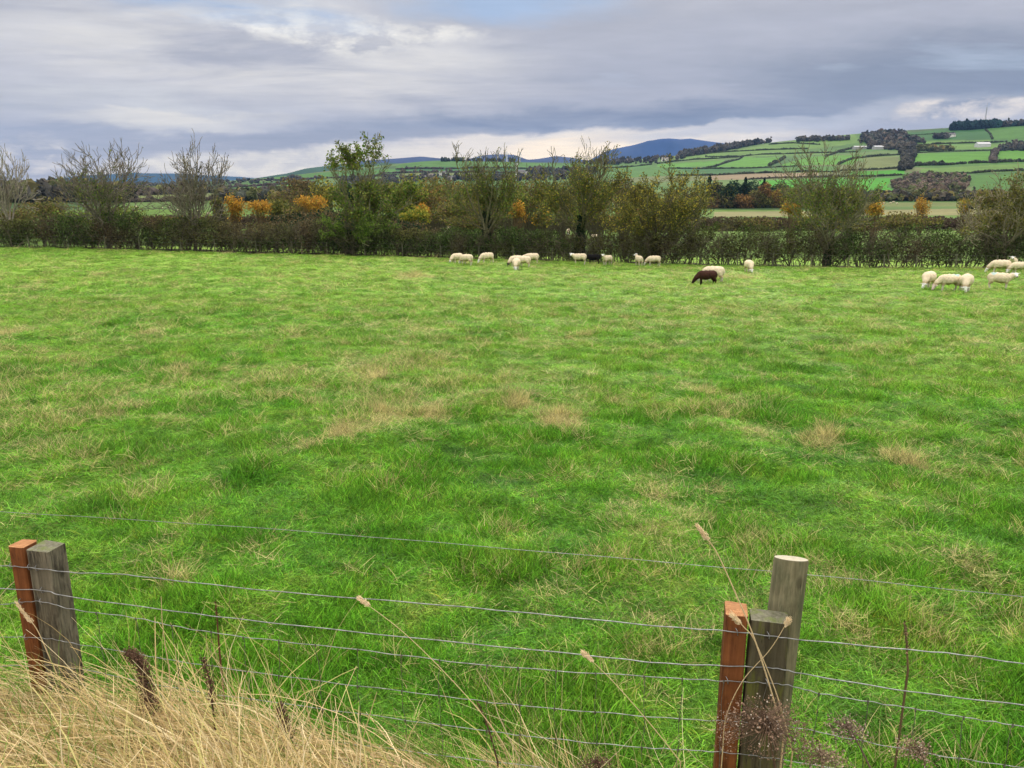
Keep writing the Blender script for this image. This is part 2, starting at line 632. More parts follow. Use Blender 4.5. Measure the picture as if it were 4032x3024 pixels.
# dry litter on the bank side of the fence
edge = t.math('ADD', sp.outputs[1], t.math('MULTIPLY', sp.outputs[0], 0.22))
dry = t.n('ShaderNodeMapRange', ins={0: edge, 1: 2.9, 2: 2.6, 3: 0.0, 4: 1.0}).outputs[0]
dry = t.math('MULTIPLY', dry, t.n('ShaderNodeMapRange', ins={0: sp.outputs[0], 1: 1.2, 2: 0.0, 3: 0.25, 4: 1.0}).outputs[0])
g = t.mix(dry, g, t.mix(t.noise(pos, 30.0, 4, 0.7), (0.10, 0.07, 0.035), (0.36, 0.27, 0.14)))
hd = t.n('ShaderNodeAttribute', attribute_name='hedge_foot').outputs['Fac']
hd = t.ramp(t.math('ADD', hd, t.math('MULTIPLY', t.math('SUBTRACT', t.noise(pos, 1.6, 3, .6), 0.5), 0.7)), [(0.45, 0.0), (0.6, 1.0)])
g = t.mix(hd, g, (0.045, 0.038, 0.024))  # dark soil and litter under the hedge, with its shade painted in
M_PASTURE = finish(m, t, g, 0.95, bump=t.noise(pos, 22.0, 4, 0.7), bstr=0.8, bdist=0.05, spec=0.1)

m, t = mat_new('farmland')
a = t.n('ShaderNodeAttribute', attribute_name='tint')
pos = t.n('ShaderNodeNewGeometry').outputs['Position']
n1 = t.noise(pos, 0.02, 5, 0.6)
n2 = t.noise(pos, 0.25, 3, 0.6)
c = t.mix(1.0, a.outputs[0], t.ramp(n1, [(0.3, 0.55), (0.7, 0.80)]), 'MULTIPLY')
c = t.mix(1.0, c, t.ramp(n2, [(0.3, 0.85), (0.7, 1.12)]), 'MULTIPLY')
M_FARM = finish(m, t, c, 0.95, spec=0.05)


# ------------------------------------------------------------------ ground sheets
GREENS = np.array([[0.07, 0.15, 0.045], [0.095, 0.19, 0.05], [0.13, 0.21, 0.065], [0.16, 0.19, 0.08], [0.075, 0.13, 0.05]])


def inpoly(px, py, poly):
    inside = np.zeros(px.shape, bool)
    n = len(poly)
    for i in range(n):
        x1, y1 = poly[i]
        x2, y2 = poly[(i + 1) % n]
        c = ((y1 > py) != (y2 > py)) & (px < (x2 - x1) * (py - y1) / ((y2 - y1) if y2 != y1 else 1e-9) + x1)
        inside ^= c
    return inside


Z3 = lambda X_, Y_: (2200 + X_ * 0.8282, 400 + Y_ * 0.8282)
VIV, BRI, MID, DRK, OLI, LIT, TAN = ((0.075, 0.31, 0.025), (0.11, 0.28, 0.035), (0.09, 0.205, 0.045), (0.055, 0.15, 0.045),
                                    (0.17, 0.21, 0.075), (0.145, 0.26, 0.06), (0.30, 0.23, 0.14))
FIELDS = [
    (BRI, [(1690, 250), (2065, 235), (2080, 292), (1700, 308)]), (BRI, [(2085, 235), (2300, 230), (2300, 286), (2095, 293)]),
    (LIT, [(1720, 320), (2300, 291), (2300, 328), (1720, 352)]), (OLI, [(1455, 265), (1620, 260), (1625, 318), (1440, 324)]),
    (VIV, [(1380, 332), (1640, 325), (1645, 350), (1380, 358)]), (VIV, [(1350, 370), (1590, 362), (1560, 400), (1640, 445), (1350, 445)]),
    (TAN, [(715, 352), (880, 343), (1230, 336), (1230, 358), (900, 370), (715, 374)]), (VIV, [(950, 376), (1350, 362), (1350, 440), (980, 440)]),
    (BRI, [(745, 310), (885, 262), (1060, 265), (1000, 305), (900, 318)]), (BRI, [(470, 298), (790, 278), (735, 308), (470, 314)]),
    (DRK, [(560, 318), (960, 318), (880, 344), (560, 352)]), (BRI, [(1050, 304), (1200, 262), (1450, 255), (1400, 300), (1100, 306)]),
    (MID, [(960, 320), (1340, 306), (1330, 334), (890, 343)]), (LIT, [(760, 246), (1130, 184), (1400, 152), (1430, 195), (1130, 232)]),
    (DRK, [(1650, 150), (1880, 126), (2030, 130), (2060, 178), (1700, 187)]), (MID, [(2030, 120), (2300, 105), (2300, 190), (2060, 180)]),
    (LIT, [(1700, 190), (2050, 182), (2050, 198), (1700, 208)]), (LIT, [(1700, 212), (2300, 196), (2300, 226), (1700, 232)]),
    (MID, [(1900, 352), (2300, 334), (2300, 440), (1960, 440), (1975, 380)]),
    (LIT, [(600, 262), (900, 232), (1300, 236), (1300, 250), (880, 258), (740, 275), (600, 282)]),
    (MID, [(200, 318), (420, 300), (560, 318), (700, 350), (200, 372)]),
    (OLI, [(1500, 480), (2300, 476), (2300, 498), (1500, 498)]), ((0.27, 0.26, 0.12), [(740, 524), (2300, 500), (2300, 530), (740, 548)]),
]


def to_world_poly(pts):
    out = []
    for X_, Y_ in pts:
        u, v = Z3(X_, Y_)
        p = hit(u, v, 90)
        out.append((p.x, p.y))
    return out


POLYS = [(c, to_world_poly(p)) for c, p in FIELDS]
# far fields in the middle and left, given straight as photo pixels
PX = [(MID, [(1560, 652), (1650, 632), (1860, 634), (2100, 642), (2300, 650), (2300, 668), (1560, 668)]),
      (DRK, [(1480, 668), (2200, 668), (2200, 680), (1480, 684)]), (OLI, [(1580, 682), (1900, 680), (1860, 692), (1580, 694)]),
      (BRI, [(1830, 752), (2000, 746), (1990, 762), (1830, 764)]), (BRI, [(1660, 770), (1760, 764), (1790, 776), (1660, 784)]),
      (MID, [(900, 740), (1240, 720), (1240, 736), (900, 756)]), (BRI, [(940, 745), (1140, 728), (1140, 738), (940, 757)]),
      (OLI, [(520, 772), (860, 760), (860, 790), (520, 796)]), (LIT, [(540, 782), (760, 776), (760, 790), (540, 796)]),
      (MID, [(150, 756), (330, 748), (330, 762), (150, 768)]), (MID, [(1080, 690), (1360, 672), (1560, 665), (1560, 690), (1080, 712)])]
for c, p in PX:
    q = [hit(u, v, 90) for u, v in p]
    POLYS.append((c, [(a.x, a.y) for a in q]))


def polar_sheet(name, r0, r1, nr, mat, colour=None, label=None):
    azf = np.concatenate([np.linspace(-math.pi, -0.8, 50, endpoint=False), np.linspace(-0.8, 0.8, 900), np.linspace(0.8, math.pi, 50)[1:]])
    R = np.exp(np.linspace(math.log(r0), math.log(r1), nr))
    A_, R_ = np.meshgrid(azf, R)
    X_, Y_ = R_ * np.sin(A_), R_ * np.cos(A_)
    Z_ = H(X_.ravel(), Y_.ravel()).reshape(X_.shape)
    na = len(azf)
    V = np.stack([X_, Y_, Z_], -1).reshape(-1, 3)
    i, j = np.meshgrid(np.arange(nr - 1), np.arange(na - 1), indexing='ij')
    b = (i * na + j).ravel()
    F = np.stack([b, b + na, b + na + 1, b + 1], 1)
    if r0 < 0.3:
        V = np.vstack([V, [[0, 0, float(H(np.array([0.0]), np.array([0.0]))[0])]]])
        k = np.arange(na - 1)
        F = [F, np.stack([np.full(na - 1, len(V) - 1), k, k + 1], 1)]
    colr = colour(V[:, 0], V[:, 1]) if colour else None
    o = mk(name, V, F, mat, col=colr, smooth=True)
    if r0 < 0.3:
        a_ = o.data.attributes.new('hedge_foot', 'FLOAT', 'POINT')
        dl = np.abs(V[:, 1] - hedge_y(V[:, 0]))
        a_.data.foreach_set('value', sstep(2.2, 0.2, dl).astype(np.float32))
    tag(o, label=label, kind='structure')
    return o


def farm_colour(x, y):
    r = np.hypot(x, y)
    n = fbm(x, y, 1 / 260, 2, 8)
    c = np.tile(np.array([0.085, 0.17, 0.055]), (len(x), 1))
    # patchwork of fields, irregular cells
    cx, cy = x + 60 * fbm(x, y, 1 / 200, 2, 9), y + 60 * fbm(x, y, 1 / 200, 2, 10)
    gxi, gyi = np.floor(cx / 190).astype(int), np.floor(cy / 260).astype(int)
    h = _perm[gxi % 256, gyi % 256]
    pick = (h * 4.999).astype(int)
    c = np.where((r > 450)[:, None], GREENS[pick], c)
    nearc = np.array([0.14, 0.24, 0.05]) * (0.85 + 0.3 * n[:, None])
    c = np.where((r <= 450)[:, None], nearc, c)
    for cc, poly in POLYS:
        m_ = inpoly(x, y, poly)
        c[m_] = cc
    return c


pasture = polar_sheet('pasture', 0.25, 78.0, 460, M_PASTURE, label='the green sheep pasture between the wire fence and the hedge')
farm = polar_sheet('valley_ground', 78.0, 11000.0, 620, M_FARM, farm_colour, label='valley floor and hillside of green fields beyond the hedge')


# ------------------------------------------------------------------ far hills and mountain
def ridge(name, pts, R, depth, colour, label, disp=True, rough_amp=0.0, seed=1):
    k = 1.8227 if disp else 1.0
    us = np.array([p[0] * k for p in pts])
    vs = np.array([p[1] * k for p in pts])
    uu = np.linspace(us[0], us[-1], 260)
    vv = np.interp(uu, us, vs)
    g = np.exp(-np.linspace(-2, 2, 9) ** 2)
    g /= g.sum()
    vv = np.convolve(np.pad(vv, 4, mode='edge'), g, mode='valid')
    rows = np.linspace(-1, 1, 41)
    V = []
    for q in rows:
        for u, v in zip(uu, vv):
            a, e = azel(u, v)
            r = R + q * depth
            z1 = R * math.tan(e)
            prof = (1 - abs(q) ** 1.35)
            z = -60 + (z1 + 60) * prof
            V.append((r * math.sin(a), r * math.cos(a), z))
    V = np.array(V)
    q = np.repeat(1 - np.abs(rows), len(uu))
    V[:, 2] += rough_amp * sstep(0.0, 0.25, q) * sstep(0, 0.12, 1 - q) * (fbm(V[:, 0], V[:, 1], 3.2 / depth, 5, seed) - 0.5) * 2
    n = len(uu)
    i, j = np.meshgrid(np.arange(len(rows) - 1), np.arange(n - 1), indexing='ij')
    b = (i * n + j).ravel()
    F = np.stack([b, b + 1, b + n + 1, b + n], 1)
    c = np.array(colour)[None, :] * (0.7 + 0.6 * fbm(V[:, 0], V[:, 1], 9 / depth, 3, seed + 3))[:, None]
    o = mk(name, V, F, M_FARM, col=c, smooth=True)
    return tag(o, label=label, kind='structure')


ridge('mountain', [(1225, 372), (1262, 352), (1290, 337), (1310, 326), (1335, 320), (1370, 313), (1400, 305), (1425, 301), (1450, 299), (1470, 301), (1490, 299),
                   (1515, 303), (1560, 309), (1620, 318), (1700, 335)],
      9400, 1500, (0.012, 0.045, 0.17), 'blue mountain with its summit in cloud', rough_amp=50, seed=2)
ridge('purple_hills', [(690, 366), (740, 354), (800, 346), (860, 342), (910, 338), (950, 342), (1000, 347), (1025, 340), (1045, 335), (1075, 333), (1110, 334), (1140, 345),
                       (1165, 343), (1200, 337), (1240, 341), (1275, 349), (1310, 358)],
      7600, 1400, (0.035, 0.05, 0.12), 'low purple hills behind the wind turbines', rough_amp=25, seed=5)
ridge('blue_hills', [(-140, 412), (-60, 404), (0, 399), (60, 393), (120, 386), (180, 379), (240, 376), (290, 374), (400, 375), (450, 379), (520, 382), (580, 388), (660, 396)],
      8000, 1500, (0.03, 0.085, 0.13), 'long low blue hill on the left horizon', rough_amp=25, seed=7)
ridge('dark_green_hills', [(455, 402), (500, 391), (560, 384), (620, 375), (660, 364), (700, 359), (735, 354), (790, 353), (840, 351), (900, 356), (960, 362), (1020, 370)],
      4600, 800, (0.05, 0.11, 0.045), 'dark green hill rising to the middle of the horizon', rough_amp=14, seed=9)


# ------------------------------------------------------------------ lumps of distant growth
_bm = bmesh.new()
bmesh.ops.create_icosphere(_bm, subdivisions=2, radius=1.0)
ICO_V = np.array([v.co[:] for v in _bm.verts])
ICO_F = np.array([[v.index for v in f.verts] for f in _bm.faces])
_bm.free()


def lumps(P, sx, sz, colours, jit=0.38):
    k = len(P)
    nv = len(ICO_V)
    s = np.stack([sx, sx, sz], 1)
    V = ICO_V[None] * (1 + jit * (RNG.random((k, nv, 1)) - 0.5) * 2)
    V = V * s[:, None, :] + P[:, None, :]
    F = ICO_F[None] + (np.arange(k) * nv)[:, None, None]
    cc = np.repeat(colours, nv, axis=0) * (0.8 + 0.4 * RNG.random((k * nv, 1)))
    return V.reshape(-1, 3), F.reshape(-1, 3), cc


def on_line(pts, step_px=None, step_m=2.0, z3=True):
    W = []
    for p in pts:
        u, v = Z3(*p) if z3 else p
        h = hit(u, v, 90)
        W.append((h.x, h.y))
    W = np.array(W)
    seg = np.linalg.norm(np.diff(W, axis=0), axis=1)
    L = np.concatenate([[0], np.cumsum(seg)])
    n = max(int(L[-1] / step_m), 3)
    s = np.linspace(0, L[-1], n)
    x, y = np.interp(s, L, W[:, 0]), np.interp(s, L, W[:, 1])
    return x, y


def hedgerow(pts, h, colour, label, name='hedgerow', z3=True, gap=0.08, trees=0.0, category='hedgerow'):
    x, y = on_line(pts, step_m=h * 0.55, z3=z3)
    k = len(x)
    x = x + RNG.normal(size=k) * h * 0.15
    y = y + RNG.normal(size=k) * h * 0.15
    keep = np.ones(k, bool)
    hh = h * (0.35 + 0.85 * fbm(x, y, 1 / (h * 4), 3, 13)) * (0.8 + 0.4 * RNG.random(k))
    tall = RNG.random(k) < trees
    hh = np.where(tall, hh * 2.0, hh)
    if keep.sum() < 3:
        keep[:] = True
    x, y, hh = x[keep], y[keep], hh[keep]
    z = H(x, y)
    P = np.stack([x, y, z + hh * 0.42], 1)
    c = np.array(colour)[None] * (0.7 + 0.6 * RNG.random((len(x), 1)))
    V, F, cc = lumps(P, hh * 0.55 + 0.2, hh * 0.62, c)
    o = mk(name, V, F, M_FAR, col=cc, loc=(float(x.mean()), float(y.mean()), float(z.mean())))
    return tag(o, label, category, 'hedgerows dividing the far fields' if category == 'hedgerow' else None)


HC = (0.045, 0.055, 0.028)
HB = (0.075, 0.06, 0.05)
HR = [
    ([(1000, 306), (1040, 290), (1072, 268)], 5, HC, 'short bushy hedgerow running uphill between two bright fields'),
    ([(672, 320), (740, 311), (800, 290), (870, 268)], 3.6, HC, 'slanting hedgerow left of the bright middle field'),
    ([(470, 296), (560, 285), (650, 276), (780, 270), (880, 263)], 3.6, HC, 'bushy hedgerow along the top of the lower bright strip field'),
    ([(520, 318), (700, 321), (960, 316), (1130, 308)], 2.6, HC, 'low dark hedgerow below the two bright middle fields'),
    ([(560, 352), (720, 352), (890, 344), (1180, 334), (1330, 336)], 3.0, HC, 'dark hedgerow along the top edge of the tan stubble field'),
    ([(900, 372), (1010, 366), (1100, 362), (1330, 360)], 3.4, HB, 'brown hedgerow along the bottom edge of the tan stubble field'),
    ([(1340, 358), (1500, 357), (1640, 350)], 2.6, HC, 'dark hedgerow between the two vivid green fields'),
    ([(1330, 330), (1450, 326), (1560, 322), (1640, 316)], 2.8, HC, 'dark hedgerow under the pale olive field'),
    ([(1330, 300), (1400, 272), (1500, 262), (1620, 254)], 3.6, HC, 'dark hedgerow along the top of the pale olive field'),
    ([(700, 248), (880, 236), (1060, 228), (1180, 226)], 3.4, HC, 'dark hedgerow under the long upper slope'),
    ([(700, 262), (860, 262), (960, 252), (1180, 246), (1420, 240)], 3.2, HC, 'thin hedgerow crossing the middle of the hill'),
    ([(1700, 206), (1800, 203), (1900, 200), (2050, 196), (2130, 192)], 3.4, HC, 'dotted hedgerow beneath the white farmhouse field'),
    ([(1690, 246), (1800, 240), (1950, 236), (2080, 232), (2290, 230)], 2.6, HC, 'thin straight hedgerow along the top of the big bright field'),
    ([(1700, 306), (1850, 302), (1900, 298), (2000, 292), (2100, 290), (2290, 284)], 5.0, HC, 'thick bushy hedgerow along the bottom of the big bright field'),
    ([(1710, 352), (1860, 346), (1960, 342), (2060, 334), (2290, 326)], 3.2, HC, 'hedgerow above the quarry scrub'),
    ([(2062, 292), (2066, 270), (2078, 236)], 7.5, HB, 'upright line of bushes climbing between the two brightest right hand fields'),
    ([(1270, 262), (1330, 240), (1400, 222)], 4.0, HC, 'hedgerow below the grey barns'),
    ([(2030, 135), (2052, 156), (2062, 180)], 3.0, HC, 'thin boundary running down from the hilltop plantation'),
    ([(1660, 160), (1760, 156), (1880, 150)], 2.4, HC, 'thin dark line of hedge high on the hill'),
    ([(1000, 205), (1120, 198), (1240, 205)], 3.4, HC, 'scattered hedge on the upper left slope of the hill'),
    ([(200, 318), (330, 312), (440, 300)], 3.2, HC, 'hedgerow left of the lower bright strip field'),
]
for pts, h, c, lb in HR:
    hedgerow(pts, h, c, lb)
HRP = [
    ([(1560, 668), (1750, 667), (1930, 662), (2200, 668)], 4.5, 'dark hedgerow under the green hill in the centre'),
    ([(1500, 684), (1700, 680), (1900, 680), (2150, 682)], 4.5, 'second dark hedgerow below the central green hill'),
    ([(900, 740), (1060, 730), (1240, 718)], 4.0, 'hedgerow along the top of the striped green fields on the left'),
    ([(900, 758), (1060, 746), (1240, 736)], 3.4, 'hedgerow along the bottom of the striped green fields on the left'),
    ([(520, 772), (700, 764), (860, 758)], 3.2, 'hedgerow above the pale field seen through the bare trees'),
    ([(520, 797), (700, 792), (860, 789)], 2.6, 'hedgerow below the pale field seen through the bare trees'),
    ([(1640, 764), (1830, 752), (2050, 744)], 3.0, 'hedgerow below the village'),
    ([(1080, 712), (1300, 702), (1560, 690)], 4.5, 'long hedgerow across the dark green hill'),
]
for pts, h, lb in HRP:
    hedgerow(pts, h, HB, lb, z3=False, trees=0.08)


def wood(pts, n, h, colours, label, z3=True, w=0.45, cat=None, kind='stuff', top=None, name='woodland', conif=False):
    """a far-off wood: trees scattered over the ground inside an outline"""
    P = np.array([Z3(*p) if z3 else p for p in pts], float)
    lo, hi = P.min(0), P.max(0)
    W = np.array([(lambda q: (q.x, q.y))(hit(u, v, 90)) for u, v in P])
    lo, hi = W.min(0), W.max(0)
    poly = [tuple(q) for q in W]
    out = np.zeros((0, 2))
    for _ in range(40):
        c = RNG.random((n * 4, 2)) * (hi - lo) + lo
        out = np.vstack([out, c[inpoly(c[:, 0], c[:, 1], poly)]])
        if len(out) >= n:
            break
    out = out[:n]
    if len(out) < 3:
        out = W
    x, y = out[:, 0], out[:, 1]
    k = len(x)
    hh = h * (0.45 + 0.85 * RNG.random(k) ** 1.3)
    z = H(x, y)
    cs = np.array(colours)[RNG.integers(0, len(colours), k)] * (0.5 + 1.0 * RNG.random((k, 1)))
    Pm = np.stack([x, y, z + hh * 0.5], 1)
    V, F, cc = lumps(Pm, hh * w, hh * 0.55, cs, jit=0.42)
    parts = [(V, F, cc)]
    # broken crowns: extra smaller clumps on top
    m_ = 3
    Q = np.repeat(Pm, m_, 0) + RNG.normal(size=(k * m_, 3)) * np.repeat(hh, m_)[:, None] * np.array([0.28, 0.28, 0.22])
    Q[:, 2] += np.repeat(hh, m_) * 0.15
    V, F, cc = lumps(Q, np.repeat(hh, m_) * 0.16, np.repeat(hh, m_) * (0.3 if conif else 0.17), np.repeat(cs, m_, 0), jit=0.5)
    parts.append((V, F, cc))
    V, F, cc = cat_(parts)
    o = mk(name, V, F, M_FAR, col=cc, loc=(float(x.mean()), float(y.mean()), float(z.mean())))
    return tag(o, label, cat, None, kind)


cat_ = cat
PUR = [(0.055, 0.052, 0.045), (0.045, 0.05, 0.038), (0.07, 0.06, 0.045)]
DGR = [(0.012, 0.038, 0.032), (0.010, 0.028, 0.028)]
OLV = [(0.10, 0.11, 0.035), (0.07, 0.08, 0.03), (0.14, 0.12, 0.04)]
wood([(1862, 138), (1960, 134), (2090, 124), (2085, 118), (1960, 128), (1880, 131)], 420, 12, DGR, 'dark blue green conifer plantation on the hilltop', conif=True, name='conifer_plantation')
wood([(2085, 124), (2300, 112), (2300, 108), (2090, 120)], 200, 9, PUR + DGR, 'ragged wood along the hilltop right of the conifers', conif=True)
wood([(560, 268), (700, 250), (860, 222), (1010, 194), (1000, 187), (840, 206), (690, 232), (600, 242)], 420, 11, PUR, 'grey brown wood over the left shoulder of the hill')
wood([(1135, 192), (1260, 190), (1385, 184), (1380, 177), (1250, 180), (1140, 182)], 150, 8, PUR, 'thin strip of bare wood high on the hill')
wood([(1430, 200), (1560, 200), (1650, 194), (1650, 160), (1560, 158), (1440, 166)], 260, 10, [(0.10, 0.075, 0.06)] + PUR, 'bare brown wood above the grey barns')
wood([(1600, 232), (1690, 230), (1690, 212), (1620, 208), (1480, 212), (1480, 226)], 90, 12, PUR, 'dark trees round the grey barns')
wood([(1618, 330), (1680, 330), (1690, 290), (1692, 235), (1618, 235), (1632, 280)], 200, 7, [(0.06, 0.055, 0.04), (0.05, 0.05, 0.04)], 'steep wooded gully running down the hillside')
wood([(1580, 404), (1640, 372), (1700, 352), (1960, 366), (1950, 400), (1870, 440), (1640, 446)], 520, 4.6, [(0.12, 0.09, 0.075), (0.06, 0.055, 0.04), (0.08, 0.09, 0.035), (0.16, 0.12, 0.09)], 'brown scrub filling the old quarry')
wood([(1700, 238), (1880, 236), (1876, 228), (1700, 228)], 90, 8, OLV, 'olive copse between the upper right fields')
wood([(2080, 238), (2300, 234), (2300, 205), (2110, 208)], 90, 8, PUR, 'dark trees round the farm at the far right')
wood([(1660, 190), (1740, 200), (1700, 182), (1665, 178)], 40, 8, PUR, 'few dark trees on the hill left of the white farmhouse')
wood([(1780, 178), (1850, 178), (1850, 170), (1780, 170)], 40, 9, PUR, 'small dark clump beside the white farmhouse')
# valley bottom in the centre and left
wood([(1340, 735), (1700, 715), (2000, 712), (2340, 706), (2340, 694), (1960, 694), (1600, 700), (1340, 712)], 330, 8, PUR + [(0.07, 0.06, 0.04)], 'brown trees round the village in the centre', z3=False)
wood([(2080, 696), (2180, 694), (2340, 690), (2340, 672), (2200, 672), (2090, 678)], 120, 12, PUR, 'bare trees behind the long barn', z3=False)
wood([(1340, 760), (1560, 757), (1560, 735), (1340, 738)], 150, 8, PUR + OLV, 'mixed trees below the village', z3=False)
wood([(2300, 648), (2620, 640), (2700, 628), (2700, 618), (2460, 626), (2300, 636)], 140, 9, PUR, 'scattered trees round the hamlet right of centre', z3=False)
wood([(-300, 800), (200, 798), (520, 796), (520, 782), (300, 780), (-300, 784)], 420, 8, OLV + PUR, 'belt of trees across the valley on the far left', z3=False)
wood([(850, 800), (1300, 792), (1300, 778), (850, 786)], 260, 6, OLV + PUR + [(0.05, 0.06, 0.035)], 'brown trees in the valley behind the orange bushes', z3=False)
wood([(0, 752), (350, 742), (860, 730), (1200, 706), (1200, 698), (860, 716), (350, 735), (0, 744)], 260, 6, [(0.045, 0.05, 0.04)] + PUR, 'distant dark tree belts on the left of the valley', z3=False, w=0.7)
wood([(450, 770), (620, 768), (900, 758), (900, 744), (620, 750), (450, 756)], 150, 6, PUR + OLV, 'hedges and small trees crowding the left of the valley', z3=False)
wood([(2650, 796), (4200, 786), (4200, 780), (3300, 780), (2900, 782)], 620, 4.5, PUR + OLV, 'line of brown bushes at the foot of the hillside', z3=False)
wood([(1740, 637), (2050, 635), (2050, 633), (1740, 634)], 60, 9, [(0.03, 0.04, 0.03)], 'row of trees on the skyline of the central green hill', z3=False)


# ------------------------------------------------------------------ buildings far off
def box(x0, x1, y0, y1, z0, z1):
    V = np.array([(x, y, z) for z in (z0, z1) for y in (y0, y1) for x in (x0, x1)], float)
    F = np.array([(0, 1, 3, 2)[::-1], (4, 5, 7, 6), (0, 1, 5, 4), (2, 6, 7, 3), (0, 4, 6, 2), (1, 3, 7, 5)])
    return V, F


def house(u, v, w, d, h, rh, wall, roofc, label, category='house', rz=0.0, chim=1, group=None, sink=0.4, name='house'):
    p = hit(u, v, 90)
    e = empty(name, p, rz)
    tag(e, label, category, group)
    V, F = box(-w / 2, w / 2, -d / 2, d / 2, -sink - 2, h)
    # gables
    gv = np.array([(-w / 2, -d / 2, h), (-w / 2, d / 2, h), (-w / 2, 0, h + rh), (w / 2, -d / 2, h), (w / 2, d / 2, h), (w / 2, 0, h + rh)])
    Va = np.vstack([V, gv])
    o = mk('wall', Va, [F, np.array([(8, 10, 9), (11, 12, 13)])], M_BUILD, col=wall)
    o.parent = e
    ov = 0.3
    rv, rf = [], []
    for s in (-1, 1):
        b = len(rv)
        y0, z0 = s * (d / 2 + ov), h - rh * ov / (d / 2) + 0.02
        for zz2 in (0.0, 0.22):
            rv += [(-w / 2 - ov, y0, z0 + zz2), (w / 2 + ov, y0, z0 + zz2), (w / 2 + ov, 0, h + rh + 0.02 + zz2), (-w / 2 - ov, 0, h + rh + 0.02 + zz2)]
        rf += [(b, b + 1, b + 2, b + 3), (b + 4, b + 5, b + 6, b + 7), (b, b + 1, b + 5, b + 4), (b, b + 3, b + 7, b + 4), (b + 1, b + 2, b + 6, b + 5)]
    r = mk('roof', np.array(rv), np.array(rf), M_BUILD, col=roofc)
    r.parent = e
    for i in range(chim):
        cx = (w / 2 - 0.7) * (1 if i else -1)
        V, F = box(cx - .4, cx + .4, -0.3, 0.3, h + rh - 0.5, h + rh + 1.3)
        c_ = mk('chimney', V, F, M_BUILD, col=wall)
        c_.parent = r
    if name == 'house':
        for i in range(4):
            cx = -w * 0.32 + w * 0.64 * (i % 2)
            cz = 0.9 if i < 2 else h - 1.6
            V, F = box(cx - .55, cx + .55, -d / 2 - 0.04, -d / 2 + 0.05, cz, cz + 1.1)
            q = mk('window', V, F, M_BUILD, col=(0.03, 0.03, 0.035))
            q.parent = e
    return e


WH, GY, SL, ST = (0.75, 0.73, 0.68), (0.42, 0.42, 0.42), (0.16, 0.15, 0.16), (0.40, 0.36, 0.31)
house(3744, 540, 17, 8, 5, 3, WH, SL, 'white farmhouse alone high on the hill below the conifers', chim=2, rz=0.2)
house(3868, 579, 24, 12, 5, 3.5, (0.6, 0.6, 0.62), (0.55, 0.55, 0.58), 'pale grey farm building near the right edge of the hill', 'farm building', name='farm_building', chim=0)
house(3385, 587, 26, 12, 4, 2, GY, (0.5, 0.5, 0.52), 'short grey barn left of the dark tree on the hill', 'barn', name='barn', chim=0)
house(3480, 587, 42, 14, 4, 2.4, GY, (0.55, 0.56, 0.60), 'long grey roofed barn right of the dark tree on the hill', 'barn', name='barn', chim=0)
house(1742, 692, 14, 8, 6, 3, WH, SL, 'white house standing above the central village', chim=2)
house(1662, 706, 16, 8, 4.5, 3, ST, SL, 'stone house low on the left of the village')
house(1700, 700, 12, 8, 5, 3, ST, (0.2, 0.17, 0.15), 'small stone house in the middle of the village')
house(1772, 708, 20, 8, 4, 3, (0.6, 0.57, 0.5), SL, 'long cream cottage on the right of the village', chim=2)
house(2110, 690, 44, 14, 5, 2.5, (0.5, 0.45, 0.4), (0.4, 0.4, 0.42), 'long low barn right of the white turbine tower', 'barn', name='barn', chim=0)
house(2052, 688, 16, 10, 7, 3.5, ST, SL, 'tall grey farmhouse behind the white turbine tower')
house(2420, 644, 14, 8, 5, 3, WH, SL, 'white cottage in the hamlet right of centre')
house(2480, 638, 18, 9, 5, 3, (0.55, 0.5, 0.45), SL, 'brown cottage in the hamlet right of centre', chim=2)
house(2618, 634, 16, 9, 5, 3, WH, (0.3, 0.27, 0.25), 'small white farmhouse at the left foot of the wooded shoulder')
# plastic growing tunnels seen through the second bare tree
for i in range(5):
    p = hit(316 + i * 24, 779 + i * 0.6, 90)
    a = np.linspace(0, math.pi, 13)
    L = 34
    V = np.array([(math.cos(q) * 4.6, yy, math.sin(q) * 4.0 - 0.1) for yy in (0, L) for q in a] + [(0, 0, -0.1), (0, L, -0.1)])
    F4 = np.array([(k, k + 1, k + 14, k + 13) for k in range(12)])
    F3 = np.array([(26, k + 1, k) for k in range(12)] + [(27, 13 + k, 14 + k) for k in range(12)])
    o = mk('growing_tunnel', V, [F4, F3], M_BUILD, col=(0.78, 0.78, 0.76))
    o.location = p
    tag(o, 'white plastic growing tunnel in the valley behind the second bare tree', 'polytunnel', 'row of white growing tunnels')


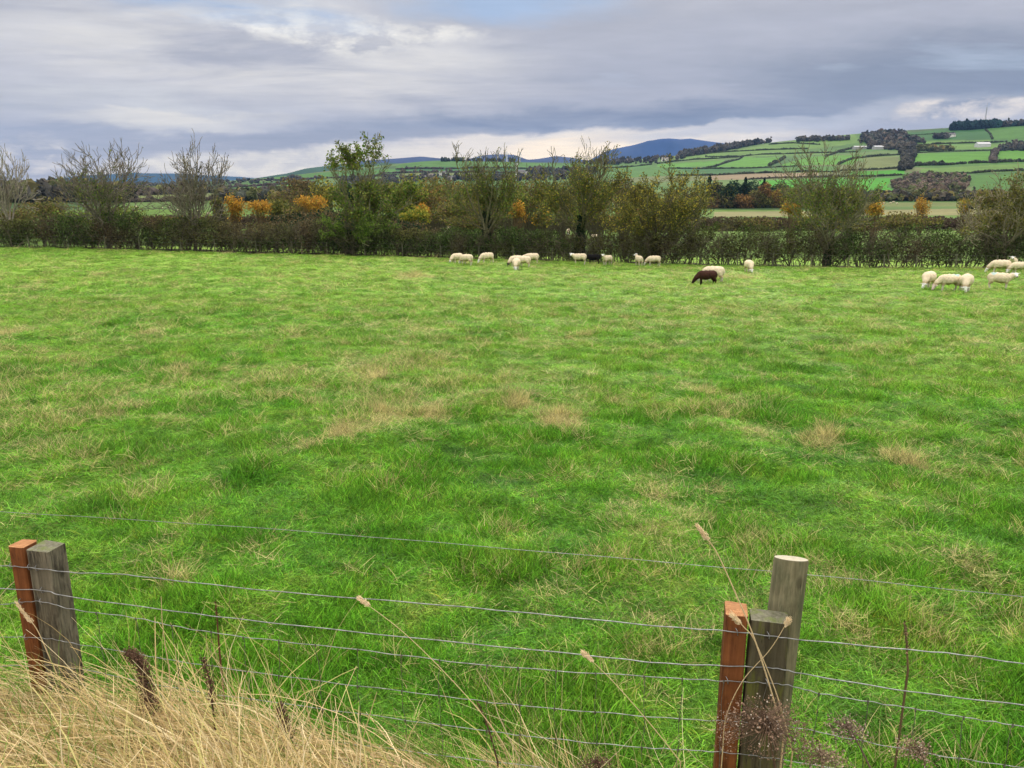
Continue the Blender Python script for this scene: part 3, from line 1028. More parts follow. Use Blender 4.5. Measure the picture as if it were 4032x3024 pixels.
# ------------------------------------------------------------------ wind turbines and mast
def turbine(u, vbase, vtop, dist, label, rot, group, thick=1.0, yaw=0.3):
    b = ray(u, vbase)
    h_ = math.hypot(b[0], b[1])
    x, y = b[0] / h_ * dist, b[1] / h_ * dist
    z = b[2] / h_ * dist
    tp = ray(u, vtop)
    ht = tp[2] / math.hypot(tp[0], tp[1]) * dist - z
    ground = float(H(np.array([x]), np.array([y]))[0])
    e = empty('wind_turbine', (x, y, z), yaw)
    tag(e, label, 'wind turbine', group)
    zb = min(-6.0, ground - z - 1)
    V, F = tube([(0, 0, zb), (0, 0, ht * .5), (0, 0, ht)], np.array([1.5, 1.2, 0.9]) * thick, 12)
    mk('tower', V, F, M_BUILD, col=(0.85, 0.85, 0.85), smooth=True).parent = e
    V, F = tube([(0, 2.5, ht + .6), (0, 1.5, ht + .6), (0, -3, ht + .6), (0, -3.6, ht + .6)], np.array([.6, 1.2, 1.1, .2]) * thick, 10)
    nac = mk('nacelle', V, F, M_BUILD, col=(0.85, 0.85, 0.85), smooth=True)
    nac.parent = e
    for k in range(3):
        a = rot + k * 2 * math.pi / 3
        d = np.array([math.cos(a), 0, math.sin(a)])
        R_ = ht * 0.45
        P = [np.array([0, -3.3, ht + .6]) + d * R_ * q for q in (0.0, 0.15, 0.5, 1.0)]
        V, F = tube(P, np.array([.35, .8, .5, .12]) * thick, 6)
        mk('blade', V, F, M_BUILD, col=(0.85, 0.85, 0.85), smooth=True).parent = e
    return e


G = 'far wind turbines before the purple hills'
turbine(1893, 633, 606, 3900, 'leftmost of the four small far wind turbines', 0.3, G, 1.6)
turbine(1960, 636, 603, 3700, 'second small far wind turbine from the left', 1.1, G, 1.6)
turbine(1996, 636, 603, 3700, 'third small far wind turbine from the left', 2.0, G, 1.6)
turbine(2048, 638, 602, 3600, 'rightmost of the four small far wind turbines, near the skyline dip', 0.9, G, 1.6)
turbine(2033, 698, 648, 1500, 'large white wind turbine tower standing beside the tall grey farmhouse', 0.1, None, 1.15, yaw=1.45)
p = hit(3877, 492, 1500)
e = empty('radio_mast', p)
tag(e, 'thin grey radio mast above the hilltop conifer plantation', 'mast')
ht = 42.0
P0, P1, R0 = [], [], []
for k in range(3):
    a = k * 2.094
    P0.append((math.cos(a) * 2.2, math.sin(a) * 2.2, -5)); P1.append((math.cos(a) * 0.7, math.sin(a) * 0.7, ht)); R0.append(.28)
for i in range(14):
    z0, z1 = i * ht / 14, (i + 1) * ht / 14
    for k in range(3):
        a, b2 = k * 2.094, (k + 1) * 2.094
        w0, w1 = 2.2 - 1.5 * z0 / ht, 2.2 - 1.5 * z1 / ht
        P0.append((math.cos(a) * w0, math.sin(a) * w0, z0)); P1.append((math.cos(b2) * w1, math.sin(b2) * w1, z1)); R0.append(.16)
V, F = segs(P0, P1, R0, R0, 4)
mk('lattice', V, F, M_BUILD, col=(0.35, 0.36, 0.38)).parent = e
V, F = tube([(0, 0, ht), (0, 0, ht + 8)], .3, 6)
mk('aerial', V, F, M_BUILD, col=(0.5, 0.5, 0.5)).parent = e


# ------------------------------------------------------------------ tree growing
def grow(rs, trunk_frac=0.25, limbs=5, levels=4, spread=0.75, up=0.25, wig=0.22, kids=(3, 5), len0=1.0, lean=(0, 0)):
    """returns segments (p0, p1, r0, r1, level) in arbitrary units"""
    S_ = []

    def branch(p, d, L, r, lv):
        n = 5 if lv < 2 else 4
        pts = [p]
        dirs = [d]
        for i in range(n):
            d = d + rs.normal(size=3) * wig * (0.6 + 0.25 * lv) * 0.6
            d[2] += up * 0.35
            d = d / np.linalg.norm(d)
            p = p + d * L / n
            pts.append(p)
            dirs.append(d)
        rr = np.linspace(r, r * (0.35 if lv else 0.6), n + 1)
        for i in range(n):
            S_.append((pts[i], pts[i + 1], rr[i], rr[i + 1], lv))
        if lv >= levels:
            return
        k = rs.integers(kids[0], kids[1] + 1)
        for j in range(k):
            f = 0.3 + 0.7 * (j + rs.random()) / k
            i = min(int(f * n), n)
            dd = dirs[i]
            a = rs.normal(size=3)
            a -= dd * a.dot(dd)
            a /= np.linalg.norm(a)
            ang = spread * (0.5 + 0.6 * rs.random()) * (0.9 if lv else 1.0)
            nd = dd * math.cos(ang) + a * math.sin(ang)
            branch(pts[i], nd, L * (0.45 + 0.3 * rs.random()), rr[i] * 0.62, lv + 1)
        branch(pts[-1], dirs[-1], L * 0.5, rr[-1], lv + 1)

    # trunk
    p = np.zeros(3)
    d = np.array([lean[0], lean[1], 1.0])
    d /= np.linalg.norm(d)
    tl = trunk_frac
    r = 0.03
    for i in range(4):
        d2 = d + rs.normal(size=3) * 0.06
        q = p + d2 * tl / 4
        S_.append((p, q, r * (1.15 - i * .05), r * (1.1 - i * .05), 0))
        p = q
    for j in range(limbs):
        a = 2 * math.pi * (j + 0.5 * rs.random()) / limbs
        tilt = spread * (0.35 + 0.75 * rs.random())
        nd = np.array([math.cos(a) * math.sin(tilt) + lean[0], math.sin(a) * math.sin(tilt) + lean[1], math.cos(tilt)])
        branch(p - np.array([0, 0, tl * 0.35 * rs.random()]), nd / np.linalg.norm(nd), 0.42 * len0 * (0.75 + 0.4 * rs.random()), r * 0.62, 1)
    return S_


def make_tree(u, vtop, Yd, uL, uR, label, seed, bark=(0.13, 0.12, 0.09), leaf=None, nleaf=0, leafsize=0.165, lf=None,
              trunk_r=0.16, ivy=0.0, name='tree', category='tree', group=None, twig=0.024, base=None, **kw):
    rs = np.random.default_rng(seed)
    S_ = grow(rs, **kw)
    P0 = np.array([s[0] for s in S_]); P1 = np.array([s[1] for s in S_])
    R0 = np.array([s[2] for s in S_]); R1 = np.array([s[3] for s in S_]); LV = np.array([s[4] for s in S_])
    g = gx(u, Yd) if base is None else base
    ztop = at(u, vtop, Yd).z
    xl, xr = at(uL, 800, Yd).x - g.x, at(uR, 800, Yd).x - g.x
    hgt = ztop - g.z
    mx = np.percentile(P1[:, 0], 98.5); mn = np.percentile(P1[:, 0], 1.5); mz = np.percentile(P1[:, 2], 99.7)
    my = np.percentile(np.abs(P1[:, 1]), 98)
    sxp, sxn = xr / max(mx, 1e-3), -xl / max(-mn, 1e-3)
    sy = 0.5 * (xr - xl) / my
    sz = hgt / mz

    def tr(P):
        Q = P.copy()
        Q[:, 0] *= np.where(P[:, 0] > 0, sxp, sxn)
        Q[:, 1] *= sy
        Q[:, 2] *= sz
        return Q
    P0, P1 = tr(P0), tr(P1)
    k = trunk_r / 0.034
    R0, R1 = np.maximum(R0 * k, twig), np.maximum(R1 * k, twig * 0.7)
    P0[0, 2] -= 0.4
    e = empty(name, g)
    tag(e, label, category, group)
    big = LV <= 1
    V1, F1 = segs(P0[big], P1[big], R0[big], R1[big], 7)
    V2, F2 = segs(P0[~big], P1[~big], R0[~big], R1[~big], 3)
    V, F, _ = cat([(V1, F1), (V2, F2)])
    cb = np.array(bark)[None] * (0.75 + 0.5 * rs.random((len(V), 1)))
    mk('trunk', V, F, M_BARK, col=cb).parent = e
    parts = []
    if nleaf:
        tw = np.nonzero(LV >= 2)[0]
        mid = 0.5 * (P0[tw] + P1[tw])
        fz = mid[:, 2] / hgt
        fx = mid[:, 0] / (0.5 * (xr - xl))
        wgt = lf(fx, fz) if lf else np.ones(len(tw))
        # clumpy: whole sprays keep or lose their leaves
        wgt = wgt * (fbm(mid[:, 0] * 1 + 31 * seed, mid[:, 2] + mid[:, 1] * .7, 0.9, 2, 3) > 0.42)
        wgt = np.maximum(wgt, 0)
        if wgt.sum() > 0:
            pick = tw[rs.choice(len(tw), nleaf, p=wgt / wgt.sum())]
            f = rs.random((nleaf, 1))
            Q = P0[pick] * (1 - f) + P1[pick] * f + rs.normal(size=(nleaf, 3)) * leafsize * 0.7
            V, F = quads(Q, leafsize * (0.6 + 0.8 * rs.random(nleaf)), aspect=0.6)
            cl = np.array(leaf)
            ci = cl[rs.integers(0, len(cl), nleaf)] * (0.7 + 0.6 * rs.random((nleaf, 1)))
            parts.append((V, F, np.repeat(ci, 4, 0)))
    if ivy > 0:
        n = 1500
        z = rs.random(n) ** 1.2 * ivy * hgt
        a = rs.random(n) * 6.283
        i0 = P0[0]
        ctr = np.interp(z, [P0[0, 2], P1[3, 2], hgt], [0, P1[3, 0], P1[3, 0] * 1.3])
        rr = trunk_r * (1.2 + 1.3 * rs.random(n)) * (1 - 0.35 * z / (ivy * hgt))
        Q = np.stack([ctr + np.cos(a) * rr, np.sin(a) * rr, z], 1)
        V, F = quads(Q, 0.18, aspect=0.9)
        parts.append((V, F, np.tile([0.022, 0.045, 0.018], (len(V), 1)) * (0.6 + 0.8 * rs.random((len(V), 1)))))
    if parts:
        V, F, cc = cat(parts)
        mk('crown', V, F, M_LEAF, col=cc).parent = e
    return e


D = 1.8227                       # the 2212-pixel view of the photo to photo pixels
GRN = [(0.10, 0.17, 0.028), (0.15, 0.22, 0.04), (0.06, 0.11, 0.022), (0.22, 0.26, 0.05)]
OLI_ = [(0.125, 0.135, 0.034), (0.17, 0.16, 0.042), (0.08, 0.10, 0.028), (0.23, 0.21, 0.05)]
YEL = [(0.38, 0.33, 0.05), (0.27, 0.26, 0.045), (0.17, 0.18, 0.04), (0.50, 0.39, 0.06)]
ORG = [(0.48, 0.26, 0.04), (0.56, 0.32, 0.05), (0.34, 0.17, 0.035), (0.30, 0.24, 0.05)]
RST = [(0.24, 0.135, 0.045), (0.17, 0.105, 0.04), (0.30, 0.18, 0.055)]
BRN = [(0.14, 0.105, 0.055), (0.18, 0.13, 0.06), (0.10, 0.085, 0.045)]
DRK_ = [(0.02, 0.05, 0.025), (0.03, 0.065, 0.03), (0.015, 0.035, 0.02)]
hy = lambda u: float(hedge_y(np.array([at(u, 900, 67).x]))[0]) + 0.25
GT = 'trees standing in the field hedge'
tall = lambda x, z: ((z > 0.2)).astype(float)
make_tree(30 * D, 325 * D, hy(60), -25 * D, 66 * D, 'pale leafless tree at the left edge of the photo', 3, bark=(0.27, 0.24, 0.20), levels=4, limbs=5, spread=0.75, group=GT, trunk_r=.15)
make_tree(236 * D, 308 * D, hy(436), 118 * D, 300 * D, 'vase shaped nearly bare tree with a few green leaf clumps, second from the left', 21, bark=(0.16, 0.14, 0.11),
          leaf=GRN, nleaf=1300, leafsize=0.17, lf=lambda x, z: np.exp(-((z - .5) / .16) ** 2) * np.exp(-((x - .15) / .5) ** 2) + .04 * (z > .5), levels=4, limbs=9, spread=0.95, up=.42, kids=(3, 5), group=GT, trunk_r=.19, trunk_frac=.2)
make_tree(424 * D, 308 * D, hy(772), 336 * D, 477 * D, 'bare vase shaped tree with dark seed clusters, third from the left', 34, bark=(0.17, 0.15, 0.12),
          leaf=[(0.04, 0.03, 0.025)], nleaf=260, leafsize=0.165, lf=lambda x, z: (z > .45).astype(float), levels=4, limbs=9, spread=0.95, up=.40, group=GT, trunk_r=.16, trunk_frac=.16)
make_tree(812 * D, 298 * D, hy(1480), 718 * D, 900 * D, 'leaning tree with dark leaf tufts on top limbs and a dense green lower crown', 47, bark=(0.16, 0.15, 0.09), leaf=GRN + OLI_[:2], nleaf=8000, leafsize=0.24,
          lf=lambda x, z: 1.2 * (z < .62) + 1.0 * ((z > .75) & (x < -.1)) + .45 * (z > .8), levels=4, limbs=6, spread=0.75, up=.35, lean=(-.1, 0), group=GT, trunk_r=.2)
make_tree(764 * D, 430 * D, hy(1400) - .8, 706 * D, 842 * D, 'low bright green willow-like tree in front of the leaning tree', 58, bark=(0.16, 0.15, 0.09), leaf=[(0.13, 0.21, 0.035), (0.17, 0.24, 0.045), (0.09, 0.15, 0.03)], nleaf=6000,
          leafsize=0.165, lf=lambda x, z: (z > .25).astype(float), levels=3, kids=(4, 6), limbs=7, spread=1.0, up=.1, group=GT, trunk_r=.12)
make_tree(1050 * D, 312 * D, hy(1912), 966 * D, 1128 * D, 'ivy clad tree with a thin green crown and bare antler top, behind the left sheep', 61, bark=(0.13, 0.12, 0.07), leaf=GRN + OLI_, nleaf=6500, leafsize=0.165,
          lf=lambda x, z: np.exp(-((z - .55) / .2) ** 2), levels=4, limbs=7, spread=0.85, up=.35, ivy=.42, group=GT, trunk_r=.23, trunk_frac=.3)
make_tree(1254 * D, 308 * D, hy(2284), 1160 * D, 1338 * D, 'tall ivy stemmed tree with an olive crown, behind the sheep looking round', 75, bark=(0.13, 0.12, 0.07), leaf=OLI_ + GRN[:2] + YEL[:1], nleaf=9500, leafsize=0.165,
          lf=lambda x, z: np.exp(-((z - .55) / .25) ** 2) + .1, levels=4, limbs=7, spread=0.9, up=.35, ivy=.4, group=GT, trunk_r=.22, trunk_frac=.3)
make_tree(1418 * D, 352 * D, hy(2580), 1318 * D, 1526 * D, 'broad round tree with yellow olive leaves behind the two rightmost hedge sheep', 83, bark=(0.10, 0.09, 0.06), leaf=YEL + OLI_ + OLI_, nleaf=13000, leafsize=0.165,
          lf=lambda x, z: (z > .3) * 1.0, levels=4, limbs=7, spread=1.0, up=.2, group=GT, trunk_r=.17, trunk_frac=.22, ivy=.25)
make_tree(1788 * D, 308 * D, hy(3260), 1688 * D, 1880 * D, 'tree with a bare fan of upright twigs above a green olive middle, right of centre', 94, bark=(0.16, 0.15, 0.10), leaf=OLI_ + GRN, nleaf=5600, leafsize=0.165,
          lf=lambda x, z: np.exp(-((z - .5) / .17) ** 2), levels=4, limbs=8, spread=0.95, up=.4, ivy=.18, group=GT, trunk_r=.13, trunk_frac=.2)
make_tree(2168 * D, 360 * D, hy(3950), 2070 * D, 2275 * D, 'rough tree with pale twisted limbs and thin olive leaves at the right edge', 103, bark=(0.24, 0.21, 0.15), leaf=OLI_, nleaf=5200, leafsize=0.165,
          lf=lambda x, z: (z > .35) * 1.0, levels=4, limbs=7, spread=1.05, up=.2, wig=.32, group=GT, trunk_r=.2, trunk_frac=.25)


# ------------------------------------------------------------------ the hedge
def hedge(name, us, vts, Yf, label, stems_per_m, leaves_per_m, thick, palette, leafsz, category='hedge', airtop=lambda x: 0.3, base_gap=0.22, stemcol=(0.10, 0.085, 0.06), twigs=7):
    x0, x1 = at(us[0], 900, 65).x * Yf(0) / 65, at(us[-1], 900, 65).x * Yf(0) / 65
    L = x1 - x0
    tabx = []
    tabh = []
    for u, vt in zip(us, vts):
        x = at(u, vt, Yf(0)).x
        y = Yf(x)
        p = at(u, vt, y)
        tabx.append(p.x)
        tabh.append(p.z - float(H(np.array([p.x]), np.array([y]))[0]))
    e = empty(name, (0.5 * (x0 + x1), Yf(0.5 * (x0 + x1)), float(H(np.array([0.5 * (x0 + x1)]), np.array([Yf(0.5 * (x0 + x1))]))[0])))
    tag(e, label, category)
    top = lambda x: np.interp(x, tabx, tabh) * (0.66 + 0.58 * fbm(x, x * 0, 0.45, 5, 21))
    n = int(L * stems_per_m)
    x = x0 + RNG.random(n) * L
    y = np.array([Yf(q) for q in x]) + RNG.normal(size=n) * thick * 0.3
    z = H(x, y)
    hh = top(x)
    P0s, P1s, R0s, R1s = [], [], [], []
    p = np.stack([x, y, z - 0.1], 1)
    d = RNG.normal(size=(n, 3)) * 0.22
    d[:, 2] = 1
    r = 0.02 + 0.045 * RNG.random(n) ** 2
    nodes = [p]
    for k in range(6):
        d = d + RNG.normal(size=(n, 3)) * 0.28
        d[:, 2] = np.maximum(d[:, 2], 0.5)
        d /= np.linalg.norm(d, axis=1, keepdims=True)
        q = p + d * (hh / 5.6)[:, None] * 0.98
        P0s.append(p); P1s.append(q); R0s.append(r); R1s.append(r * .78)
        r = r * .78
        p = q
        nodes.append(p)
    # side twigs
    for k in range(twigs):
        i = RNG.integers(1, 6, n)
        st = np.stack(nodes)[i, np.arange(n)]
        dd = RNG.normal(size=(n, 3))
        dd[:, 2] = dd[:, 2] * .6 + .6
        dd /= np.linalg.norm(dd, axis=1, keepdims=True)
        ln = (0.25 + 0.5 * RNG.random(n)) * hh / 3.2
        m1 = st + dd * ln[:, None]
        dd2 = dd + RNG.normal(size=(n, 3)) * .4
        m2 = m1 + dd2 * ln[:, None] * .7
        w_ = 0.010 + 0.008 * RNG.random(n)
        P0s += [st, m1]; P1s += [m1, m2]; R0s += [w_, w_ * .8]; R1s += [w_ * .8, w_ * .5]
    V, F = segs(np.concatenate(P0s), np.concatenate(P1s), np.concatenate(R0s), np.concatenate(R1s), 3)
    cc = np.array(stemcol)[None] * (0.6 + 0.9 * RNG.random((len(V), 1)))
    o = mk('stems', V, F, M_BARK, col=cc, loc=tuple(e.location))
    o.parent = e
    o.location = (0, 0, 0)
    m_ = int(L * leaves_per_m)
    x = x0 + RNG.random(m_) * L
    y = np.array([Yf(q) for q in x]) + RNG.normal(size=m_) * thick * 0.36
    hh = top(x)
    f = RNG.beta(1.3, 1.25, m_)
    airy = 0.22 * sstep(.62, .95, f) * airtop(x) + (0.05 if twigs > 5 else 0) * sstep(0, 8, x)
    dens = fbm(x * 1.3 + y * .6, f * hh * 1.3 + y, 1.1, 3, 24)
    keep = (dens > 0.30 + airy + 0.20 * np.maximum(0, base_gap * 1.8 - f) / base_gap) & (f > 0.05)
    x, y, hh, f = x[keep], y[keep], hh[keep], f[keep]
    Q = np.stack([x, y, H(x, y) + f * hh], 1) + RNG.normal(size=(len(x), 3)) * 0.05
    V, F = quads(Q, leafsz * (0.5 + 0.9 * RNG.random(len(x))), aspect=0.65)
    c = palette(x, f)
    o = mk('foliage', V, F, M_LEAF, col=np.repeat(c, 4, 0), loc=tuple(e.location))
    o.parent = e
    o.location = (0, 0, 0)
    return e


def pal_front(x, f):
    n = fbm(x, f * 3, 0.22, 3, 30)
    ol = np.array([0.105, 0.105, 0.036]); br = np.array([0.115, 0.085, 0.050]); gr = np.array([0.062, 0.10, 0.026])
    red = sstep(-30, -24, x) * sstep(-10, -16, x) * (f > .45)
    t_ = sstep(.35, .65, n)[:, None]
    c = ol * (1 - t_) + gr * t_
    t2 = np.clip(sstep(.62, .8, fbm(x, f * 2, .5, 2, 31)) + red * .55, 0, 1)[:, None]
    c = c * (1 - t2) + br * t2
    return c * (0.35 + 1.3 * RNG.random((len(x), 1)))


hedge('hedge', [-450, 0, 300, 800, 1200, 1500, 1900, 2300, 2700, 3100, 3500, 4032, 4500],
      [850, 852, 846, 852, 866, 878, 884, 893, 890, 888, 885, 886, 886],
      lambda x: float(hedge_y(np.array([x]))[0]), 'tall ragged hawthorn hedge across the far side of the pasture', 15, 1750, 2.1, pal_front, 0.15, base_gap=0.2, twigs=12, airtop=lambda x: .35 + .65 * sstep(-5, 8, x))


def pal_brown(x, f):
    a = np.array([0.085, 0.06, 0.045]); b = np.array([0.10, 0.095, 0.04])
    t_ = sstep(.4, .65, fbm(x, f * 3, .12, 3, 33))[:, None]
    return (a * (1 - t_) + b * t_) * (0.6 + 0.8 * RNG.random((len(x), 1)))


hedge('hedge', [500, 900, 1500, 2200, 2800, 3400, 4032, 4600], [852, 848, 842, 850, 852, 852, 850, 850],
      lambda x: 150.0, 'brown hedge along the far side of the second field, behind the tall one', 3, 330, 4.0, pal_brown, 0.42, base_gap=0.05, twigs=3)


# ------------------------------------------------------------------ bushes and trees behind the hedge
def bush(u, vt, vb, wpx, Yd, leaf, n, lsize, label, name='shrub', category='shrub', group=None, shape='round', disp=True, bare=0.0, seed=0, lobes=9, bark=(0.10, 0.09, 0.06), ground=True):
    if disp:
        u, vt, vb, wpx = u * D, vt * D, vb * D, wpx * D
    rs = np.random.default_rng(seed + int(u * 7 + vt))
    g = gx(u, Yd)
    zt, zb = at(u, vt, Yd).z, at(u, vb, Yd).z
    if not ground:
        pass
    W = wpx / FOC * Yd * (1.03 if shape == 'cone' else 1.25)
    Hc = max(zt - zb, 0.5)
    e = empty(name, g)
    tag(e, label, category, group)
    # crown lobes
    if shape == 'cone':
        f = rs.random(n) ** 1.3
        layer = 0.75 + 0.35 * np.sin(f * 26 + rs.random() * 6)
        rr = (1 - f) ** 0.8 * W / 2 * layer * np.sqrt(rs.random(n)) * 1.15
        a = rs.random(n) * 6.283
        Q = np.stack([np.cos(a) * rr, np.sin(a) * rr, zb - g.z + f * Hc - rr * .12], 1)
    else:
        lc = rs.normal(size=(lobes, 3))
        lc /= np.linalg.norm(lc, axis=1, keepdims=True)
        lc *= (rs.random((lobes, 1)) ** .5) * np.array([[.33, .33, .34]])
        lr = 0.16 + 0.17 * rs.random(lobes)
        i = rs.integers(0, lobes, n)
        d = rs.normal(size=(n, 3))
        d /= np.linalg.norm(d, axis=1, keepdims=True)
        Q = lc[i] + d * (lr[i] * (0.45 + 0.6 * rs.random(n)))[:, None]
        Q[:, 2] = np.clip(Q[:, 2], -0.5, 0.6)
        Q = Q * np.array([W * 1.05, W * 1.05, Hc]) + np.array([0, 0, (zb - g.z) + Hc * .5])
    # stems: from the ground to the lobes
    m_ = 60 if bare < 0.5 else 170
    tgt = Q[rs.integers(0, n, m_)]
    st = np.stack([tgt[:, 0] * .12, tgt[:, 1] * .12, np.zeros(m_) - .2], 1)
    md = st * .45 + tgt * .55 + rs.normal(size=(m_, 3)) * W * .05
    md[:, :2] *= .8
    r = (0.012 + 0.02 * rs.random(m_)) * Yd / 90
    V, F = segs(np.concatenate([st, md]), np.concatenate([md, tgt]), np.concatenate([r * 1.8, r]), np.concatenate([r, r * .4]), 3)
    mk('trunk', V, F, M_BARK, col=np.array(bark)[None] * (0.6 + .8 * rs.random((len(V), 1)))).parent = e
    keep = rs.random(n) > bare
    Q = Q[keep]
    k = len(Q)
    V, F = quads(Q, lsize * (0.5 + 1.0 * rs.random(k)), aspect=.65)
    cl = np.array(leaf)
    c = cl[rs.integers(0, len(cl), k)] * (0.65 + .7 * rs.random((k, 1)))
    mk('crown', V, F, M_LEAF, col=np.repeat(c, 4, 0)).parent = e
    return e


GO = 'orange autumn bushes behind the hedge'
for u, vt, vb, w_, lb in [
    (513, 420, 478, 44, 'leftmost orange bush, tall and touched with green, behind the hedge'),
    (567, 428, 470, 60, 'low wide orange bush, second from the left behind the hedge'),
    (680, 415, 468, 68, 'biggest and brightest round orange bush behind the hedge'),
    (914, 440, 480, 36, 'small rust orange bush left of the first ivy clad tree'),
    (1118, 438, 482, 42, 'golden orange bush right of the first ivy clad tree'),
    (1705, 440, 470, 44, 'pale orange bush left of the fan twigged tree'),
    (1878, 438, 470, 50, 'wide pale orange bush right of the fan twigged tree'),
    (1980, 424, 478, 40, 'bright golden narrow bush alone in the tan field on the right'),
    (2072, 424, 472, 36, 'dull golden bush just left of the rightmost tree'),
]:
    bush(u, vt - 4, vb, w_ * .85, 80 if u < 1900 else 125, ORG if u not in (1705, 1878, 2072) else ORG + YEL[:2] + RST[:1], 2300, 0.18, lb, group=GO, name='orange_bush', bark=(.14, .10, .06), bare=.25, lobes=16)
GB = 'bushes and small trees crowded behind the hedge'
BK = [
    (632, 392, 480, 90, 96, BRN + OLI_[:1], .45, 'brown thin bush left of the biggest orange bush'),
    (600, 425, 480, 46, 92, OLI_, .2, 'small olive bush between the second and third orange bushes'),
    (715, 382, 470, 70, 100, YEL[:2] + OLI_, .15, 'yellow green tree behind the biggest orange bush'),
    (655, 378, 430, 60, 118, BRN, .6, 'bare brown tree above the biggest orange bush'),
    (760, 390, 450, 80, 98, DRK_ + GRN[:1], .1, 'dark green tree behind the willow-like tree'),
    (840, 385, 470, 90, 88, GRN + DRK_[:1], .1, 'green rounded tree behind the leaning tree'),
    (882, 378, 480, 80, 84, YEL[:2] + GRN, .15, 'yellow green tree right of the leaning tree'),
    (935, 398, 480, 80, 86, RST[:2] + BRN + OLI_, .3, 'rust brown bush right of the yellow green tree'),
    (900, 445, 490, 60, 78, YEL[:2] + GRN[:1], .1, 'low yellow bush at the foot of the rust brown bush'),
    (985, 420, 490, 90, 80, OLI_ + BRN, .3, 'twiggy olive bush left of the first ivy clad tree'),
    (1010, 385, 470, 90, 94, OLI_ + GRN[:1], .3, 'thin olive tree behind the first ivy clad tree'),
    (1095, 395, 470, 90, 92, GRN + OLI_, .25, 'green olive tree between the two ivy stemmed trees, left one'),
    (1150, 375, 470, 80, 96, BRN + OLI_, .35, 'brownish olive tree between the two ivy stemmed trees, right one'),
    (1170, 440, 492, 36, 80, YEL[:1] + ORG[:1] + OLI_, .2, 'golden brown bush left of the tall ivy stemmed tree'),
    (1215, 395, 470, 90, 92, OLI_ + YEL[:1], .2, 'olive tree behind the tall ivy stemmed tree'),
    (1300, 385, 480, 90, 90, BRN + OLI_, .35, 'brown twiggy bush between the tall and the round trees'),
    (1345, 375, 470, 70, 96, BRN, .5, 'bare brown tree left of the round yellow tree'),
    (1350, 440, 495, 70, 78, RST[:1] + OLI_, .3, 'reddish olive bush at the left foot of the round yellow tree'),
    (1490, 400, 480, 60, 90, OLI_ + YEL[:1], .2, 'olive bush at the right shoulder of the round yellow tree'),
    (1770, 395, 470, 110, 100, GRN + OLI_, .25, 'green olive bush behind the fan twigged tree'),
    (1830, 410, 480, 90, 96, OLI_, .3, 'olive bush at the right of the fan twigged tree'),
    (1950, 455, 500, 120, 120, BRN + OLI_, .4, 'low brown scrub below the golden narrow bush'),
    (2120, 395, 470, 90, 100, OLI_ + BRN, .4, 'thin olive tree behind the rightmost tree'),
    (2190, 410, 490, 80, 90, OLI_ + BRN, .3, 'olive bush at the right edge behind the hedge'),
    (240, 440, 500, 170, 78, GRN + OLI_, .25, 'green bushy growth round the foot of the second tree'),
    (110, 425, 480, 120, 130, BRN + OLI_, .4, 'brown bushes between the first and second trees'),
    (30, 435, 500, 100, 80, OLI_ + BRN, .4, 'thin brown bushes at the foot of the leftmost tree'),
    (480, 425, 475, 40, 100, OLI_ + BRN, .5, 'bare olive bush left of the leftmost orange bush'),
    (1040, 455, 500, 120, 76, BRN + OLI_, .4, 'brown twiggy undergrowth below the first ivy clad tree'),
    (700, 455, 510, 120, 74, DRK_ + BRN, .2, 'dark undergrowth left of the willow-like tree'),
    (870, 470, 530, 110, 74, DRK_ + BRN, .2, 'dark undergrowth right of the willow-like tree'),
    (1560, 478, 505, 90, 150, OLI_, .3, 'olive bush in the brown hedge right of the round tree'),
    (670, 430, 490, 90, 84, BRN + OLI_, .2, 'brown green bush below the biggest orange bush'),
    (620, 455, 500, 110, 80, BRN + DRK_, .2, 'dark brown bush at the hedge top below the orange bushes'),
    (800, 400, 480, 90, 106, OLI_ + BRN, .1, 'olive tree behind the trunk of the leaning tree'),
    (950, 380, 450, 110, 130, BRN + RST[:1] + OLI_, .2, 'wide brown tree far behind the rust brown bush'),
    (1060, 415, 480, 110, 104, OLI_ + YEL[:1], .1, 'olive yellow bush behind the first ivy clad tree'),
    (1130, 410, 480, 100, 110, GRN + BRN, .15, 'green brown bush behind the golden orange bush'),
    (1185, 390, 470, 90, 118, BRN + OLI_, .25, 'brown tree far behind the golden brown bush'),
    (1250, 415, 490, 120, 84, OLI_ + BRN, .15, 'dense olive bush around the tall ivy stem'),
    (1280, 380, 450, 90, 124, OLI_, .2, 'olive tree far behind the tall ivy stemmed tree'),
    (1380, 390, 480, 100, 106, OLI_ + YEL[:1] + BRN, .15, 'yellowish brown tree behind the round yellow tree'),
    (1450, 410, 480, 110, 100, OLI_ + GRN[:1], .15, 'green olive tree behind the right half of the round yellow tree'),
    (1410, 450, 510, 120, 82, BRN + OLI_, .15, 'brown bush under the round yellow tree'),
    (750, 470, 540, 120, 70, DRK_ + OLI_[:1], .1, 'dark bush in the hedge under the willow-like tree'),
    (1790, 455, 500, 130, 84, OLI_ + DRK_[:1], .2, 'olive bush around the foot of the fan twigged tree'),
    (2150, 455, 510, 130, 80, OLI_ + BRN, .25, 'brown olive bush around the rightmost tree'),
    (420, 455, 500, 120, 78, BRN + OLI_, .45, 'reddish twiggy bush at the foot of the third bare tree'),
    (1640, 470, 500, 70, 146, OLI_ + BRN, .3, 'brown bush in the brown hedge left of the fan twigged tree'),
]
for u, vt, vb, w_, Yd, lf_, bare, lb in BK:
    bush(u, vt, vb, w_, Yd, lf_, int(26 * w_ * 1.5), 0.26 * Yd / 95, lb, group=GB, bare=bare, name='tree' if vb - vt > 70 else 'shrub', category='tree' if vb - vt > 70 else 'shrub', lobes=12)

